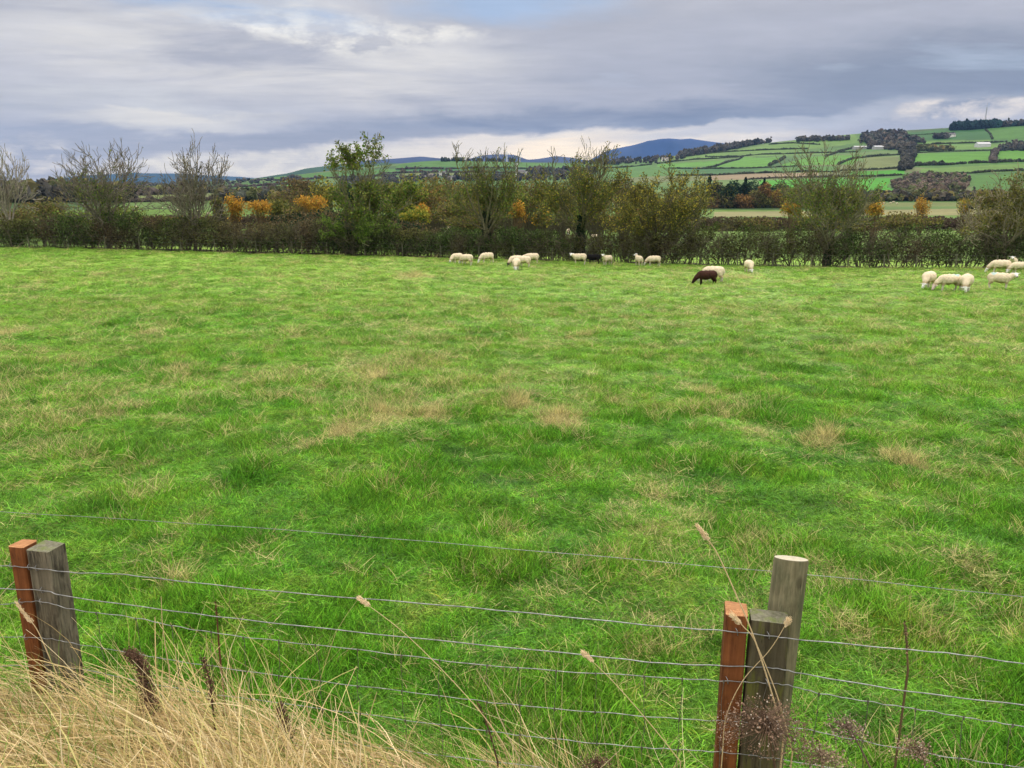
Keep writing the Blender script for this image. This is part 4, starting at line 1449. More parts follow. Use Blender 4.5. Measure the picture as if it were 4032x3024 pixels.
# mixed plantation beyond the second field
GP = 'trees of the mixed plantation'
PL = [(1524, 382, 456, 26, 'c', DRK_), (1545, 385, 456, 24, 'c', BRN + DRK_), (1563, 388, 456, 26, 'r', DRK_ + OLI_[:1]), (1582, 384, 456, 24, 'c', DRK_), (1600, 386, 450, 26, 'c', DRK_),
      (1620, 389, 452, 26, 'c', DRK_), (1640, 388, 452, 26, 'c', DRK_), (1658, 398, 452, 22, 'c', DRK_), (1560, 418, 458, 26, 'r', OLI_ + BRN), (1583, 428, 458, 24, 'r', RST[:1] + BRN), (1598, 420, 458, 30, 'r', RST),
      (1620, 415, 458, 28, 'r', OLI_ + BRN), (1643, 414, 458, 30, 'r', OLI_), (1668, 408, 458, 32, 'r', RST[:2] + YEL[:1]), (1690, 404, 458, 34, 'r', RST[2:] + YEL[:2]), (1640, 392, 440, 18, 'r', RST[:2]),
      (1536, 425, 458, 22, 'r', RST[:2] + BRN), (1712, 398, 455, 30, 'r', OLI_ + GRN[:1]), (1735, 400, 455, 34, 'c', DRK_), (1676, 394, 450, 22, 'c', DRK_)]
PLn = ['first dark conifer at the left end of the mixed plantation', 'slim brown larch second along the plantation', 'rounded dark tree third along the plantation top', 'pointed dark conifer fourth along the plantation top',
       'dark conifer fifth along the plantation top', 'tallest dark conifer in the middle of the plantation', 'dark conifer just right of the tallest one', 'small dark conifer at the right of the plantation top',
       'low olive tree in front of the first conifers', 'small rusty tree at the plantation edge', 'round rust red tree in the middle of the plantation edge', 'olive brown tree right of the rust red tree',
       'olive tree before the right hand conifers', 'tan orange tree near the right end of the plantation', 'largest tan orange tree at the right end of the plantation', 'thin rusty tree poking up among the conifers',
       'rusty bush at the left foot of the plantation', 'green olive tree just beyond the right end of the plantation', 'dark conifer half behind the fan twigged tree', 'dark conifer above the tan orange trees']
for i, (u, vt, vb, w_, s_, lf_) in enumerate(PL):
    bush(u, vt - 3, vb, w_ * (1.7 if s_ == 'c' else 1.35), 470 - (20 if s_ == 'r' else 0), lf_, 2400, 1.0, PLn[i], name='conifer' if s_ == 'c' else 'tree', category='conifer' if s_ == 'c' else 'tree', group=GP,
         shape='cone' if (s_ == 'c' and i % 2 == 0) else 'round', lobes=14)

# ------------------------------------------------------------------ haze
m, t = mat_new('haze')
pv = t.n('ShaderNodeVolumePrincipled')
pv.inputs['Color'].default_value = (0.20, 0.36, 0.72, 1)
pv.inputs['Density'].default_value = 0.00006
pv.inputs['Density Attribute'].default_value = ''
pv.inputs['Anisotropy'].default_value = 0.0
t.nt.links.new(pv.outputs[0], t.n('ShaderNodeOutputMaterial').inputs['Volume'])
V, F = box(-12500, 12500, -12500, 12500, -130, 1100)
o = mk('haze', V, F, m)
tag(o, label='thin blue autumn haze over the valley', kind='stuff')


# ------------------------------------------------------------------ sheep
def chain(pts, rad, n=6):
    out = []
    for (a, ra), (b, rb) in zip(zip(pts[:-1], rad[:-1]), zip(pts[1:], rad[1:])):
        a, b = np.array(a, float), np.array(b, float)
        for q in np.linspace(0, 1, n):
            out.append((a * (1 - q) + b * q, (ra * (1 - q) + rb * q,) * 3))
    return out


def rotz(p, c, yaw):
    d = np.array(p, float) - c
    return c + np.array([d[0] * math.cos(yaw) - d[1] * math.sin(yaw), d[0] * math.sin(yaw) + d[1] * math.cos(yaw), d[2]])


def sheep_mesh(name, pose, yaw=0.0, wool=(0.72, 0.61, 0.45), face=(0.80, 0.78, 0.76), leg=(0.62, 0.56, 0.48), mark=None, fat=1.0, seed=0, stride=0.0):
    rs = np.random.default_rng(seed)
    E = []
    fat *= 1.1
    body = [((-.36, 0, .63), (.25, .215 * fat, .25)), ((-.18, 0, .63), (.30, .25 * fat, .255)), ((.05, 0, .60), (.33, .265 * fat, .285)),
            ((.26, 0, .62), (.25, .215 * fat, .245)), ((-.49, 0, .60), (.12, .13, .16)), ((-.55, 0, .55), (.04, .05, .11))]
    E += [(np.array(c), r) for c, r in body]
    if pose == 'graze':
        n0, n1, n2 = np.array((.38, 0, .62)), np.array((.58, 0, .44)), np.array((.70, 0, .27))
        h = [(.70, 0, .27), (.755, 0, .17), (.79, 0, .075)]
        E += chain([n0, n1, n2], [.19, .14, .095])
        earc, eard = np.array((.69, 0, .285)), np.array((.02, 1, .02))
    elif pose == 'mid':
        n0, n1, n2 = np.array((.36, 0, .66)), np.array((.52, 0, .74)), np.array((.63, 0, .80))
        h = [(.65, 0, .82), (.75, 0, .77), (.85, 0, .71)]
        E += chain([n0, n1, n2], [.19, .14, .105])
        earc, eard = np.array((.63, 0, .86)), np.array((-.1, 1, .05))
    elif pose == 'low':
        n0, n1, n2 = np.array((.38, 0, .64)), np.array((.60, 0, .60)), np.array((.74, 0, .56))
        h = [(.76, 0, .57), (.85, 0, .50), (.93, 0, .42)]
        E += chain([n0, n1, n2], [.18, .13, .10])
        earc, eard = np.array((.75, 0, .60)), np.array((-.1, 1, .0))
    else:
        n0, n1, n2 = np.array((.36, 0, .68)), np.array((.50, 0, .80)), np.array((.58, 0, .90))
        h = [(.60, 0, .93), (.69, 0, .90), (.80, 0, .845)]
        E += chain([n0, n1, n2], [.185, .135, .10])
        earc, eard = np.array((.57, 0, .965)), np.array((-.1, 1, .05))
    piv = n2
    hp = [rotz(p, piv, yaw) for p in h]
    head = chain(hp, [.092, .074, .052])
    E += head
    for s in (-1, 1):
        e0 = rotz(earc + np.array([0, s * .05, 0]), piv, yaw)
        e1 = rotz(earc + eard * s * np.array([s, 1, s]) * .21 + np.array([0, 0, 0.01]), piv, yaw)
        ear = [(e0 * (1 - q) + e1 * q, (.036 * (1 - q * .5), .036 * (1 - q * .5), .026)) for q in np.linspace(0, 1, 6)]
        E += ear
        head += ear
    for x, s, back in ((.28, -1, 0), (.28, 1, 0), (-.42, -1, 1), (-.42, 1, 1)):
        st = stride * s * (-1 if back else 1) * .10
        if back:
            E += chain([(x + .03, s * .12, .56), (x + .02 + st * .4, s * .125, .40), (x - .06 + st * .8, s * .12, .29), (x + .0 + st, s * .12, .02)], [.14, .11, .056, .042], 5)
        else:
            E += chain([(x, s * .11, .50), (x + .01 + st * .5, s * .115, .30), (x + st, s * .115, .02)], [.11, .058, .042], 6)
        E.append((np.array((x + st + .012, s * .117, .015)), (.045, .036, .026)))
    bm = bmesh.new()
    for c, r in E:
        bmesh.ops.create_icosphere(bm, subdivisions=2, radius=1.0, matrix=Matrix.Translation(Vector(c)) @ Matrix.Diagonal((*r, 1)))
    me = bpy.data.meshes.new(name)
    bm.to_mesh(me)
    bm.free()
    ob = bpy.data.objects.new(name, me)
    C.objects.link(ob)
    md = ob.modifiers.new('r', 'REMESH')
    md.mode = 'VOXEL'
    md.voxel_size = 0.021
    md.use_smooth_shade = True
    ms = ob.modifiers.new('s', 'SMOOTH')
    ms.factor = 0.5
    ms.iterations = 3
    bpy.context.view_layer.update()
    dg = bpy.context.evaluated_depsgraph_get()
    nm = bpy.data.meshes.new_from_object(ob.evaluated_get(dg))
    bpy.data.objects.remove(ob)
    n = len(nm.vertices)
    co = np.empty(n * 3)
    nm.vertices.foreach_get('co', co)
    co = co.reshape(-1, 3)
    hc = np.array([c for c, r in head]); hr = np.array([max(r) for c, r in head])
    dh = (np.linalg.norm(co[:, None] - hc[None], axis=2) - hr[None]).min(1)
    ish = dh < 0.012
    isl = (co[:, 2] < .30) & ~ish
    wn = 0.88 + 0.24 * fbm(co[:, 0] + co[:, 1], co[:, 2] + co[:, 1], 9, 3, seed)
    c = np.array(wool)[None] * wn[:, None]
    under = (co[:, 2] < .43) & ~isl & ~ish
    c[under] *= np.array([.68, .62, .56])      # muddy belly wool, with under-belly shade painted in
    c[isl] = np.array(leg)
    c[ish] = np.array(face)
    nose = np.array(hp[-1])
    c[np.linalg.norm(co - nose, axis=1) < .048] = np.array(face) * np.array([.35, .28, .28])
    ey = rotz(np.array(h[0]) * .55 + np.array(h[1]) * .45, piv, yaw)
    lat = rotz(np.array(h[0]) + np.array([0, 1, 0]), piv, yaw) - np.array(hp[0])
    for s in (-1, 1):
        c[np.linalg.norm(co - (ey + lat * s * .066 + np.array([.0, 0, .02])), axis=1) < .023] = (.02, .015, .015)
    if mark is not None:
        md_ = np.linalg.norm((co - np.array([mark, 0.0, .86])) * np.array([1, .6, .55]), axis=1) < .14
        c[md_ & ~ish] = c[md_ & ~ish] * .55 + np.array([.10, .42, .55]) * .55
    # fleece lumps
    nrm = np.empty(n * 3)
    nm.vertices.foreach_get('normal', nrm)
    nrm = nrm.reshape(-1, 3)
    bumpy = (fbm(co[:, 0] * 1.3 + co[:, 2], co[:, 1] * 1.3 + co[:, 2] * .6, 13, 2, seed + 2) - .5) * .03
    bumpy[ish | isl] = 0
    co = co + nrm * bumpy[:, None]
    nm.vertices.foreach_set('co', co.ravel())
    a = nm.color_attributes.new('tint', 'FLOAT_COLOR', 'POINT')
    c4 = np.ones((n, 4), np.float32)
    c4[:, :3] = c
    a.data.foreach_set('color', c4.ravel())
    nm.polygons.foreach_set('use_smooth', np.ones(len(nm.polygons), bool))
    nm.name = name
    nm.materials.clear()
    nm.materials.append(M_WOOL)
    return nm


m, t = mat_new('fleece')
a = t.n('ShaderNodeAttribute', attribute_name='tint')
tcs = t.n('ShaderNodeTexCoord').outputs['Object']
nz = t.noise(tcs, 38, 4, .7)
c = t.mix(1.0, a.outputs[0], t.ramp(t.noise(tcs, 14, 4, .6), [(.3, .86), (.7, 1.1)]), 'MULTIPLY')
M_WOOL = finish(m, t, c, 0.95, bump=nz, bstr=.7, bdist=.02, spec=.05)

BLK, BRW = (0.012, 0.011, 0.012), (0.055, 0.026, 0.020)
MS = {
    'g': sheep_mesh('sheep_grazing', 'graze', 0, seed=1, stride=.6),
    'g2': sheep_mesh('sheep_grazing', 'graze', .5, seed=2, stride=-.5, fat=1.08),
    'g3': sheep_mesh('sheep_grazing', 'graze', -.5, seed=3, fat=1.12),
    'gb': sheep_mesh('sheep_grazing', 'graze', .2, seed=4, face=(.03, .03, .03)),
    'gm': sheep_mesh('sheep_grazing', 'graze', .35, seed=5, mark=-.28, fat=1.08, stride=.7, face=(.70, .55, .52)),
    'up': sheep_mesh('sheep_standing', 'mid', 1.25, seed=6),
    'up2': sheep_mesh('sheep_standing', 'up', .5, seed=7),
    'upm': sheep_mesh('sheep_standing', 'mid', -1.25, seed=8, mark=-.32, fat=1.05),
    'upb': sheep_mesh('sheep_standing', 'up', .9, seed=12),
    'low': sheep_mesh('sheep_standing', 'low', .2, seed=9),
    'blk': sheep_mesh('sheep_dark', 'low', .3, wool=BLK, face=BLK, leg=BLK, seed=10),
    'brn': sheep_mesh('sheep_dark', 'graze', .2, wool=BRW, face=(.03, .018, .015), leg=(.03, .018, .015), seed=11, fat=1.22, stride=.5),
}
# (mesh, u centre, v feet, heading in degrees: 0 = facing right, 90 = away, -90 = towards the camera, 180 = left, scale, label)
SH = [
    ('g3', 1799, 1036, 220, .98, 'cream sheep grazing, first from the left along the hedge, head down towards the left'),
    ('g', 1838, 1047, 140, .95, 'cream sheep grazing with its rump to the camera, second from the left along the hedge'),
    ('g', 1917, 1036, 205, 1.0, 'cream sheep grazing alone between the left pair and the cluster of four'),
    ('gb', 2031, 1050, 215, 1.0, 'cream sheep with a black face, at the back left of the cluster of four'),
    ('g2', 2033, 1062, 265, 1.0, 'cream sheep facing the camera head down, front of the cluster of four'),
    ('g', 2062, 1056, 150, .98, 'cream sheep in the middle of the cluster of four, rump to the right'),
    ('low', 2093, 1040, 178, 1.02, 'cream sheep standing side on at the right back of the cluster of four, head level'),
    ('up', 2280, 1042, 180, 1.05, 'cream sheep standing side on by the hedge, white face turned to the camera'),
    ('blk', 2336, 1041, 182, 1.0, 'black sheep in the shade of the hedge'),
    ('up2', 2390, 1045, 228, .92, 'small cream sheep standing with raised head, right of the black sheep'),
    ('upb', 2514, 1048, 112, .95, 'cream sheep seen from behind with raised head, by the round yellow tree'),
    ('g', 2573, 1048, 184, .98, 'cream sheep grazing side on, rightmost of those along the hedge'),
    ('brn', 2780, 1122, 188, 1.0, 'dark brown sheep grazing in the open middle of the pasture'),
    ('g', 2806, 1114, 165, 1.12, 'cream sheep grazing half hidden behind the dark brown sheep'),
    ('g2', 2948, 1073, 284, 1.05, 'cream sheep grazing alone, facing the camera, right of the brown one'),
    ('g3', 3652, 1138, 256, 1.05, 'cream sheep head down facing the camera, leftmost of the three at the right'),
    ('gm', 3733, 1147, 203, 1.0, 'cream sheep with a blue rump mark grazing between two others'),
    ('g2', 3801, 1150, 268, 1.06, 'fat cream sheep facing the camera head down, right of the blue marked grazer'),
    ('upm', 3934, 1140, 0, 1.02, 'blue marked cream sheep standing side on, looking at the camera near the right edge'),
    ('g', 3934, 1076, 192, 1.08, 'cream sheep grazing leftwards, left one of the group at the far right edge'),
    ('up2', 3984, 1064, 262, 1.05, 'sheep with its pinkish face to the camera, behind the two at the right edge'),
    ('g2', 4010, 1079, 200, .95, 'cream sheep grazing at the very right edge of the photo'),
]
GS = 'sheep grazing in the pasture'
for k, u, v, hd, s, lb in SH:
    p = hit(u, v, 20)
    o = bpy.data.objects.new('sheep', MS[k])
    o.location = (p.x, p.y, p.z - 0.02)
    o.rotation_euler = (0, 0, math.radians(hd) - math.atan2(p.x, p.y))
    o.scale = (s, s, s)
    C.objects.link(o)
    tag(o, lb, 'sheep', GS)
FARS = [(3478, 804), (3506, 803), (3532, 805), (3518, 799), (3640, 808), (1570, 935), (1640, 938), (1748, 915), (1762, 914), (2238, 925), (2345, 952),
        (640, 824), (700, 832), (780, 836), (536, 818), (822, 846), (668, 818)]
for i, (u, v) in enumerate(FARS):
    p = hit(u, v, 85)
    o = bpy.data.objects.new('sheep', MS[['g', 'g2', 'low'][i % 3]])
    o.location = p
    o.rotation_euler = (0, 0, i * 1.9)
    o.scale = (1.15,) * 3
    C.objects.link(o)
    right = u > 3000
    tag(o, 'tiny white sheep far off in the tan field below the hillside on the right' if right else
        ('tiny white sheep in the far field seen through the third bare tree' if u < 900 else 'tiny pale sheep in the second field glimpsed through the hedge'), 'sheep',
        'far sheep in the tan field' if right else ('far sheep left of the orange bushes' if u < 900 else 'sheep beyond the hedge'))


# two crows
def crow(p, yaw, label):
    E = [((0, 0, .16), (.15, .07, .08)), ((-.1, 0, .13), (.12, .055, .05)), ((-.22, 0, .09), (.12, .035, .018)), ((.13, 0, .24), (.055, .045, .05)), ((.19, 0, .235), (.05, .014, .014)),
         ((.0, .06, .15), (.15, .02, .06)), ((.0, -.06, .15), (.15, .02, .06)), ((.02, .025, .05), (.008, .008, .06)), ((.02, -.025, .05), (.008, .008, .06))]
    bm = bmesh.new()
    for c_, r in E:
        bmesh.ops.create_icosphere(bm, subdivisions=2, radius=1.0, matrix=Matrix.Translation(Vector(c_)) @ Matrix.Diagonal((*r, 1)))
    me = bpy.data.meshes.new('crow')
    bm.to_mesh(me)
    bm.free()
    ob = bpy.data.objects.new('crow', me)
    C.objects.link(ob)
    md = ob.modifiers.new('r', 'REMESH')
    md.mode = 'VOXEL'
    md.voxel_size = 0.009
    bpy.context.view_layer.update()
    nm = bpy.data.meshes.new_from_object(ob.evaluated_get(bpy.context.evaluated_depsgraph_get()))
    ob.modifiers.clear()
    ob.data = nm
    nm.materials.clear()
    nm.materials.append(M_CROW)
    ob.location = p
    ob.rotation_euler = (0, -.2, yaw)
    ob.scale = (1.25,) * 3
    tag(ob, label, 'crow')


m, t = mat_new('black_feathers')
M_CROW = finish(m, t, t.ramp(t.noise(t.n('ShaderNodeTexCoord').outputs['Object'], 12, 3), [(.3, (.008, .008, .01)), (.7, (.02, .02, .026))]), .5)
crow(at(2212, 700, hy(2284)), .9, 'black crow perched in the crown of the tall ivy stemmed tree')
crow(at(3816, 826, hy(3950) - .3), 2.4, 'black crow perched on a limb near the rightmost tree')


# ------------------------------------------------------------------ fence along the hedge
def wood_mat(name, c1, c2, grain=(30, 30, 2.0), stain=None, rough=.85, bst=.5):
    m, t = mat_new(name)
    oc = t.n('ShaderNodeTexCoord').outputs['Object']
    mp = t.n('ShaderNodeMapping', ins={0: oc, 'Scale': grain}).outputs[0]
    n = t.noise(mp, 1.6, 6, .65, .6)
    n2 = t.noise(oc, 9, 5, .6)
    c = t.mix(t.ramp(n, [(.3, 0.0), (.7, 1.0)]), c1, c2)
    c = t.mix(1.0, c, t.ramp(n2, [(.3, .72), (.65, 1.12)]), 'MULTIPLY')
    ck = t.noise(t.n('ShaderNodeMapping', ins={0: oc, 'Scale': (75, 75, 1.4)}).outputs[0], 1.0, 3, .6, .8)
    ckm = t.ramp(ck, [(.485, 0.0), (.50, .8), (.515, 0.0)])
    ckm = t.math('MULTIPLY', ckm, t.ramp(t.noise(oc, 7, 2), [(.45, 0.0), (.55, 1.0)]))
    kn = t.n('ShaderNodeTexVoronoi', ins={'Vector': t.n('ShaderNodeMapping', ins={0: oc, 'Scale': (9, 9, 4.5)}).outputs[0], 'Scale': 1.0}).outputs['Distance']
    c = t.mix(t.ramp(kn, [(.10, .75), (.17, 0.0)]), c, t.mix(.5, c1, (0.01, 0.008, 0.005)))
    c = t.mix(ckm, c, (0.008, 0.007, 0.006))
    n = t.math('SUBTRACT', n, t.math('MULTIPLY', ckm, 1.2))
    if stain:
        f = t.ramp(t.noise(t.n('ShaderNodeMapping', ins={0: oc, 'Scale': (14, 14, 3.2)}).outputs[0], 1.3, 5, .65), [(.50, 0.0), (.62, .8)])
        c = t.mix(f, c, stain)
    return finish(m, t, c, rough, bump=n, bstr=bst, bdist=.004, spec=.2)


M_OLDPOST = wood_mat('weathered_wood', (0.055, 0.05, 0.036), (0.17, 0.15, 0.11), stain=(0.02, 0.018, 0.014))
M_LICHEN = wood_mat('lichened_wood', (0.075, 0.065, 0.045), (0.24, 0.215, 0.16), stain=(0.018, 0.016, 0.014), bst=1.0)
M_MOSSY = wood_mat('mossy_wood', (0.05, 0.04, 0.025), (0.13, 0.115, 0.07), stain=(0.13, 0.14, 0.03))
M_ORANGE = wood_mat('treated_orange_wood', (0.15, 0.052, 0.019), (0.26, 0.095, 0.032), stain=(0.08, 0.028, 0.012), bst=.35)
M_ROUND = wood_mat('green_grey_round_wood', (0.10, 0.09, 0.05), (0.22, 0.20, 0.12), stain=(0.08, 0.085, 0.045), bst=.4)
M_ENDO = wood_mat('sawn_orange_end', (0.26, 0.11, 0.045), (0.50, 0.26, 0.12), grain=(9, 90, 9), bst=.6)
M_ENDG = wood_mat('mossy_sawn_end', (0.09, 0.09, 0.05), (0.22, 0.21, 0.16), grain=(40, 40, 40), stain=(0.12, 0.15, 0.04))
M_ENDR = wood_mat('pale_sawn_end', (0.36, 0.33, 0.25), (0.52, 0.48, 0.38), grain=(50, 50, 50), bst=.3)

fe = empty('post_and_wire_fence', gx(2000, hy(2000) - 1.3))
tag(fe, 'old stake fence running along the foot of the tall hedge behind the sheep', 'fence')
prev = None
k = 0
for u in np.arange(-20, 4100, 146):
    Yp = hy(u) - 1.35
    g = gx(u + RNG.normal() * 8, Yp)
    h = 1.1 + RNG.normal() * .05
    lx, ly = RNG.normal() * .03, RNG.normal() * .03
    P = [(g.x, g.y, g.z - .3), (g.x + lx * .5, g.y + ly * .5, g.z + h * .5), (g.x + lx, g.y + ly, g.z + h)]
    V, F = tube(P, [.055, .052, .05], 8)
    V = np.vstack([V, [P[-1]]])
    F = [F, np.array([(16 + i, 16 + (i + 1) % 8, 24) for i in range(8)])]
    mk('post', V, F, M_BARK, fe, col=(0.15, 0.145, 0.10))
    if prev is not None:
        for f in (.35, .65, .95):
            a_, b_ = np.array(prev), np.array(P[-1])
            a_ = a_ - [0, .055, h * (1 - f)]
            b_ = b_ - [0, .055, h * (1 - f)]
            V, F = tube([a_, (a_ + b_) / 2 - [0, 0, .02], b_], .004, 4)
            mk('wire', V, F, M_BARK, fe, col=(0.2, 0.2, 0.19))
    prev = P[-1]


# ------------------------------------------------------------------ the near wire fence
FN = np.array([-0.2148, -0.9766, 0.0])      # towards the camera
FD = np.array([0.9766, -0.2148, 0.0])       # along the fence, to the right


def onf(u, v, off=0.0):
    """point of the fence plane seen through a photo pixel; off = metres behind the plane"""
    d = ray(u, v)
    tt = (2.70 + off * 1.024) / (d[1] + 0.22 * d[0])
    return d * tt


m, t = mat_new('galvanised_wire')
n = t.noise(t.n('ShaderNodeTexCoord').outputs['Object'], 40, 3, .6)
M_WIRE = finish(m, t, t.ramp(n, [(.3, (.16, .165, .17)), (.7, (.40, .41, .42))]), .5, spec=.4, metal=.6)
m, t = mat_new('rusty_wire')
n = t.noise(t.n('ShaderNodeTexCoord').outputs['Object'], 60, 3, .6)
M_STAY = finish(m, t, t.ramp(n, [(.3, (.07, .06, .045)), (.7, (.20, .19, .17))]), .6, spec=.3, metal=.3)

fence = empty('wire_fence', tuple(onf(2900, 2440) * np.array([1, 1, 0]) + np.array([0, 0, -2.6])))
tag(fence, 'near stock wire fence with wooden posts across the bottom of the photo', 'fence')
fl = np.array(fence.location)


POSTS = []


def post(name, u0, u1, vtop, off, depth, mside, mtop, label, foot=-3.0, tilt=0.0, chip=None, width=None, skew=0.0):
    a, b = onf(u0, vtop, off), onf(u1, vtop, off)
    W = width or float(np.dot(b - a, FD))
    ctr = (a + b) / 2 + FN * (-depth / 2)
    zt = ctr[2]
    e = None
    bm = bmesh.new()
    nz = 26
    hw, hd = W / 2, depth / 2
    ch = 0.006
    ring = [(-hw, -hd + ch), (-hw + ch, -hd), (hw - ch, -hd), (hw, -hd + ch), (hw, hd - ch), (hw - ch, hd), (-hw + ch, hd), (-hw, hd - ch)]
    rows = []
    for i in range(nz + 1):
        z = foot - zt + (0 - (foot - zt)) * i / nz
        r_ = []
        for j, (x, y) in enumerate(ring):
            wob = 0.0016 * math.sin(z * 13 + j * 1.7) + 0.0012 * math.sin(z * 31 + j)
            r_.append(bm.verts.new((x * (1 + wob * 6) + tilt * z, y * (1 + wob * 6), z)))
        rows.append(r_)
    for i in range(nz):
        for j in range(8):
            f = bm.faces.new((rows[i][j], rows[i][(j + 1) % 8], rows[i + 1][(j + 1) % 8], rows[i + 1][j]))
            f.material_index = 0
    # sawn top with a slightly dished, chipped surface
    inner = [bm.verts.new((x * .55, y * .55, .002 + skew * x)) for x, y in ring]
    cen = bm.verts.new((0, 0, .001))
    for j in range(8):
        f = bm.faces.new((rows[-1][j], rows[-1][(j + 1) % 8], inner[(j + 1) % 8], inner[j]))
        f.material_index = 1
        f = bm.faces.new((inner[j], inner[(j + 1) % 8], cen))
        f.material_index = 1
    for v_ in rows[-1]:
        v_.co.z += skew * v_.co.x + (RNG.normal() * .0015)
    me = bpy.data.meshes.new(name)
    bm.normal_update()
    bm.to_mesh(me)
    bm.free()
    me.materials.append(mside)
    me.materials.append(mtop)
    ob = bpy.data.objects.new(name, me)
    ob.location = Vector(ctr - fl)
    ob.rotation_euler = (0, 0, math.atan2(FD[1], FD[0]))
    ob.parent = fence
    C.objects.link(ob)
    ob['label'] = label
    POSTS.append(ob)
    return ob


post('post', 30, 88, 2156, .006, .085, M_ORANGE, M_ENDO, 'orange treated post at the left', width=.078)
pg_ = post('post', 90, 200, 2171, .004, .105, M_LICHEN, M_ENDG, 'weathered grey lichened post at the left', width=.118)
post('post', 2858, 2947, 2424, .004, .10, M_ORANGE, M_ENDO, 'orange treated post at the right', skew=-.02)
post('post', 2958, 3113, 2452, .004, .085, M_MOSSY, M_ENDG, 'dark mossy front post at the right')
# tall round post behind
c0 = onf(3117, 2181, .092 + .062)
V, F = tube([(c0[0] - .062, c0[1], -3.1), (c0[0] - .026, c0[1], -2.2), (c0[0], c0[1], c0[2] - .004), (c0[0], c0[1], c0[2])], [.066, .064, .0615, .059], 28)
n_ = len(V)
def _slant(Q):
    back = (Q[:, 0] - c0[0]) * -FN[0] + (Q[:, 1] - c0[1]) * -FN[1]
    Q[:, 2] -= np.where(Q[:, 2] > c0[2] - .02, (back + .06) * .30, 0)
    return Q
V = _slant(V)
top = [(c0[0] + math.cos(a) * .04, c0[1] + math.sin(a) * .04, c0[2] + .006) for a in np.linspace(0, 2 * math.pi, 29)[:-1]]
o = mk('round_post', V, F, M_ROUND, fence, smooth=True)
o['label'] = 'tall round grey green post with a pale sawn top'
ring = V[-28:]
cc_ = np.array([c0[0], c0[1], c0[2] - .018])
Vt = np.vstack([ring + [0, 0, .0006], ring + (cc_ - ring) * .4 + [0, 0, .004], [cc_ + [0, 0, .005]]])
Ft = np.array([(i, (i + 1) % 28, 28 + (i + 1) % 28, 28 + i) for i in range(28)])
Ft3 = np.array([(28 + i, 28 + (i + 1) % 28, 56) for i in range(28)])
so = mk('sawn_top', Vt - fl, [Ft, Ft3], M_ENDR)
so.parent = o

WIRES = [
    ([(-300, 1990), (0, 2014), (1000, 2078), (2000, 2160), (3045, 2251), (3180, 2262), (4032, 2351), (4500, 2402)], .225, .00115),
    ([(-250, 2222), (0, 2228), (68, 2231), (170, 2241), (294, 2255), (470, 2261), (700, 2287), (1132, 2333), (1711, 2380), (2119, 2418), (2600, 2466), (2852, 2484), (3040, 2505), (3134, 2517), (3559, 2557), (3785, 2578), (4032, 2615), (4400, 2668)], -.004, .0021),
    ([(-250, 2308), (0, 2318), (176, 2326), (270, 2349), (700, 2408), (980, 2442), (1597, 2509), (2309, 2580), (2600, 2611), (2858, 2622), (3011, 2628), (3087, 2637), (3187, 2658), (3578, 2722), (4032, 2777), (4400, 2822)], -.004, .0021),
    ([(-250, 2384), (0, 2380), (76, 2372), (170, 2370), (294, 2401), (528, 2432), (700, 2468), (970, 2509), (1416, 2559), (1929, 2621), (2600, 2667), (2882, 2683), (3011, 2689), (3105, 2699), (3228, 2730), (3440, 2766), (3633, 2796), (3831, 2830), (4032, 2861), (4400, 2915)], -.004, .0017),
    ([(-250, 2507), (0, 2509), (88, 2509), (194, 2515), (294, 2534), (528, 2573), (700, 2603), (1132, 2665), (1739, 2741), (2062, 2779), (2600, 2825), (2858, 2840), (2952, 2844), (3111, 2860), (3363, 2912), (3688, 2973), (4012, 3021), (4400, 3080)], -.004, .0015),
    ([(-250, 2620), (59, 2622), (264, 2626), (714, 2713), (1284, 2793), (1948, 2882), (2119, 2903), (2499, 2941), (2700, 2953), (2882, 2966), (3070, 2990), (3500, 3060), (4300, 3180)], -.004, .0015),
    ([(-250, 2740), (264, 2745), (714, 2830), (1284, 2915), (1948, 3000), (2499, 3062), (2882, 3095), (3500, 3190)], -.004, .0015),
]
wl = []
for i, (pts, off, r) in enumerate(WIRES):
    P = smooth_line([onf(u, v, off) for u, v in pts], 14)
    if i >= 3:
        s = np.arange(len(P))
        P[:, 2] += .0015 * np.sin(s * 1.1 + i)
    P[:, 2] += .0012 * np.sin(np.arange(len(P)) * .7 + i * 2)
    V, F = tube(P, r, 8)
    o = mk('line_wire', V, F, M_WIRE, fence, smooth=True)
    wl.append(P)
us = [395, 525, 690, 850, 1040, 1190, 1385, 1520, 1670, 1850, 2050, 2200]
us = [700, 838] + [600 + x / 1.0533 for x in us] + [2855, 3018, 3235, 3437, 3632, 3830, 4025] + [560, 415, -60]


def wire_z(P, x):
    o_ = np.argsort(P[:, 0])
    return float(np.interp(x, P[o_, 0], P[o_, 2])), float(np.interp(x, P[o_, 0], P[o_, 1]))


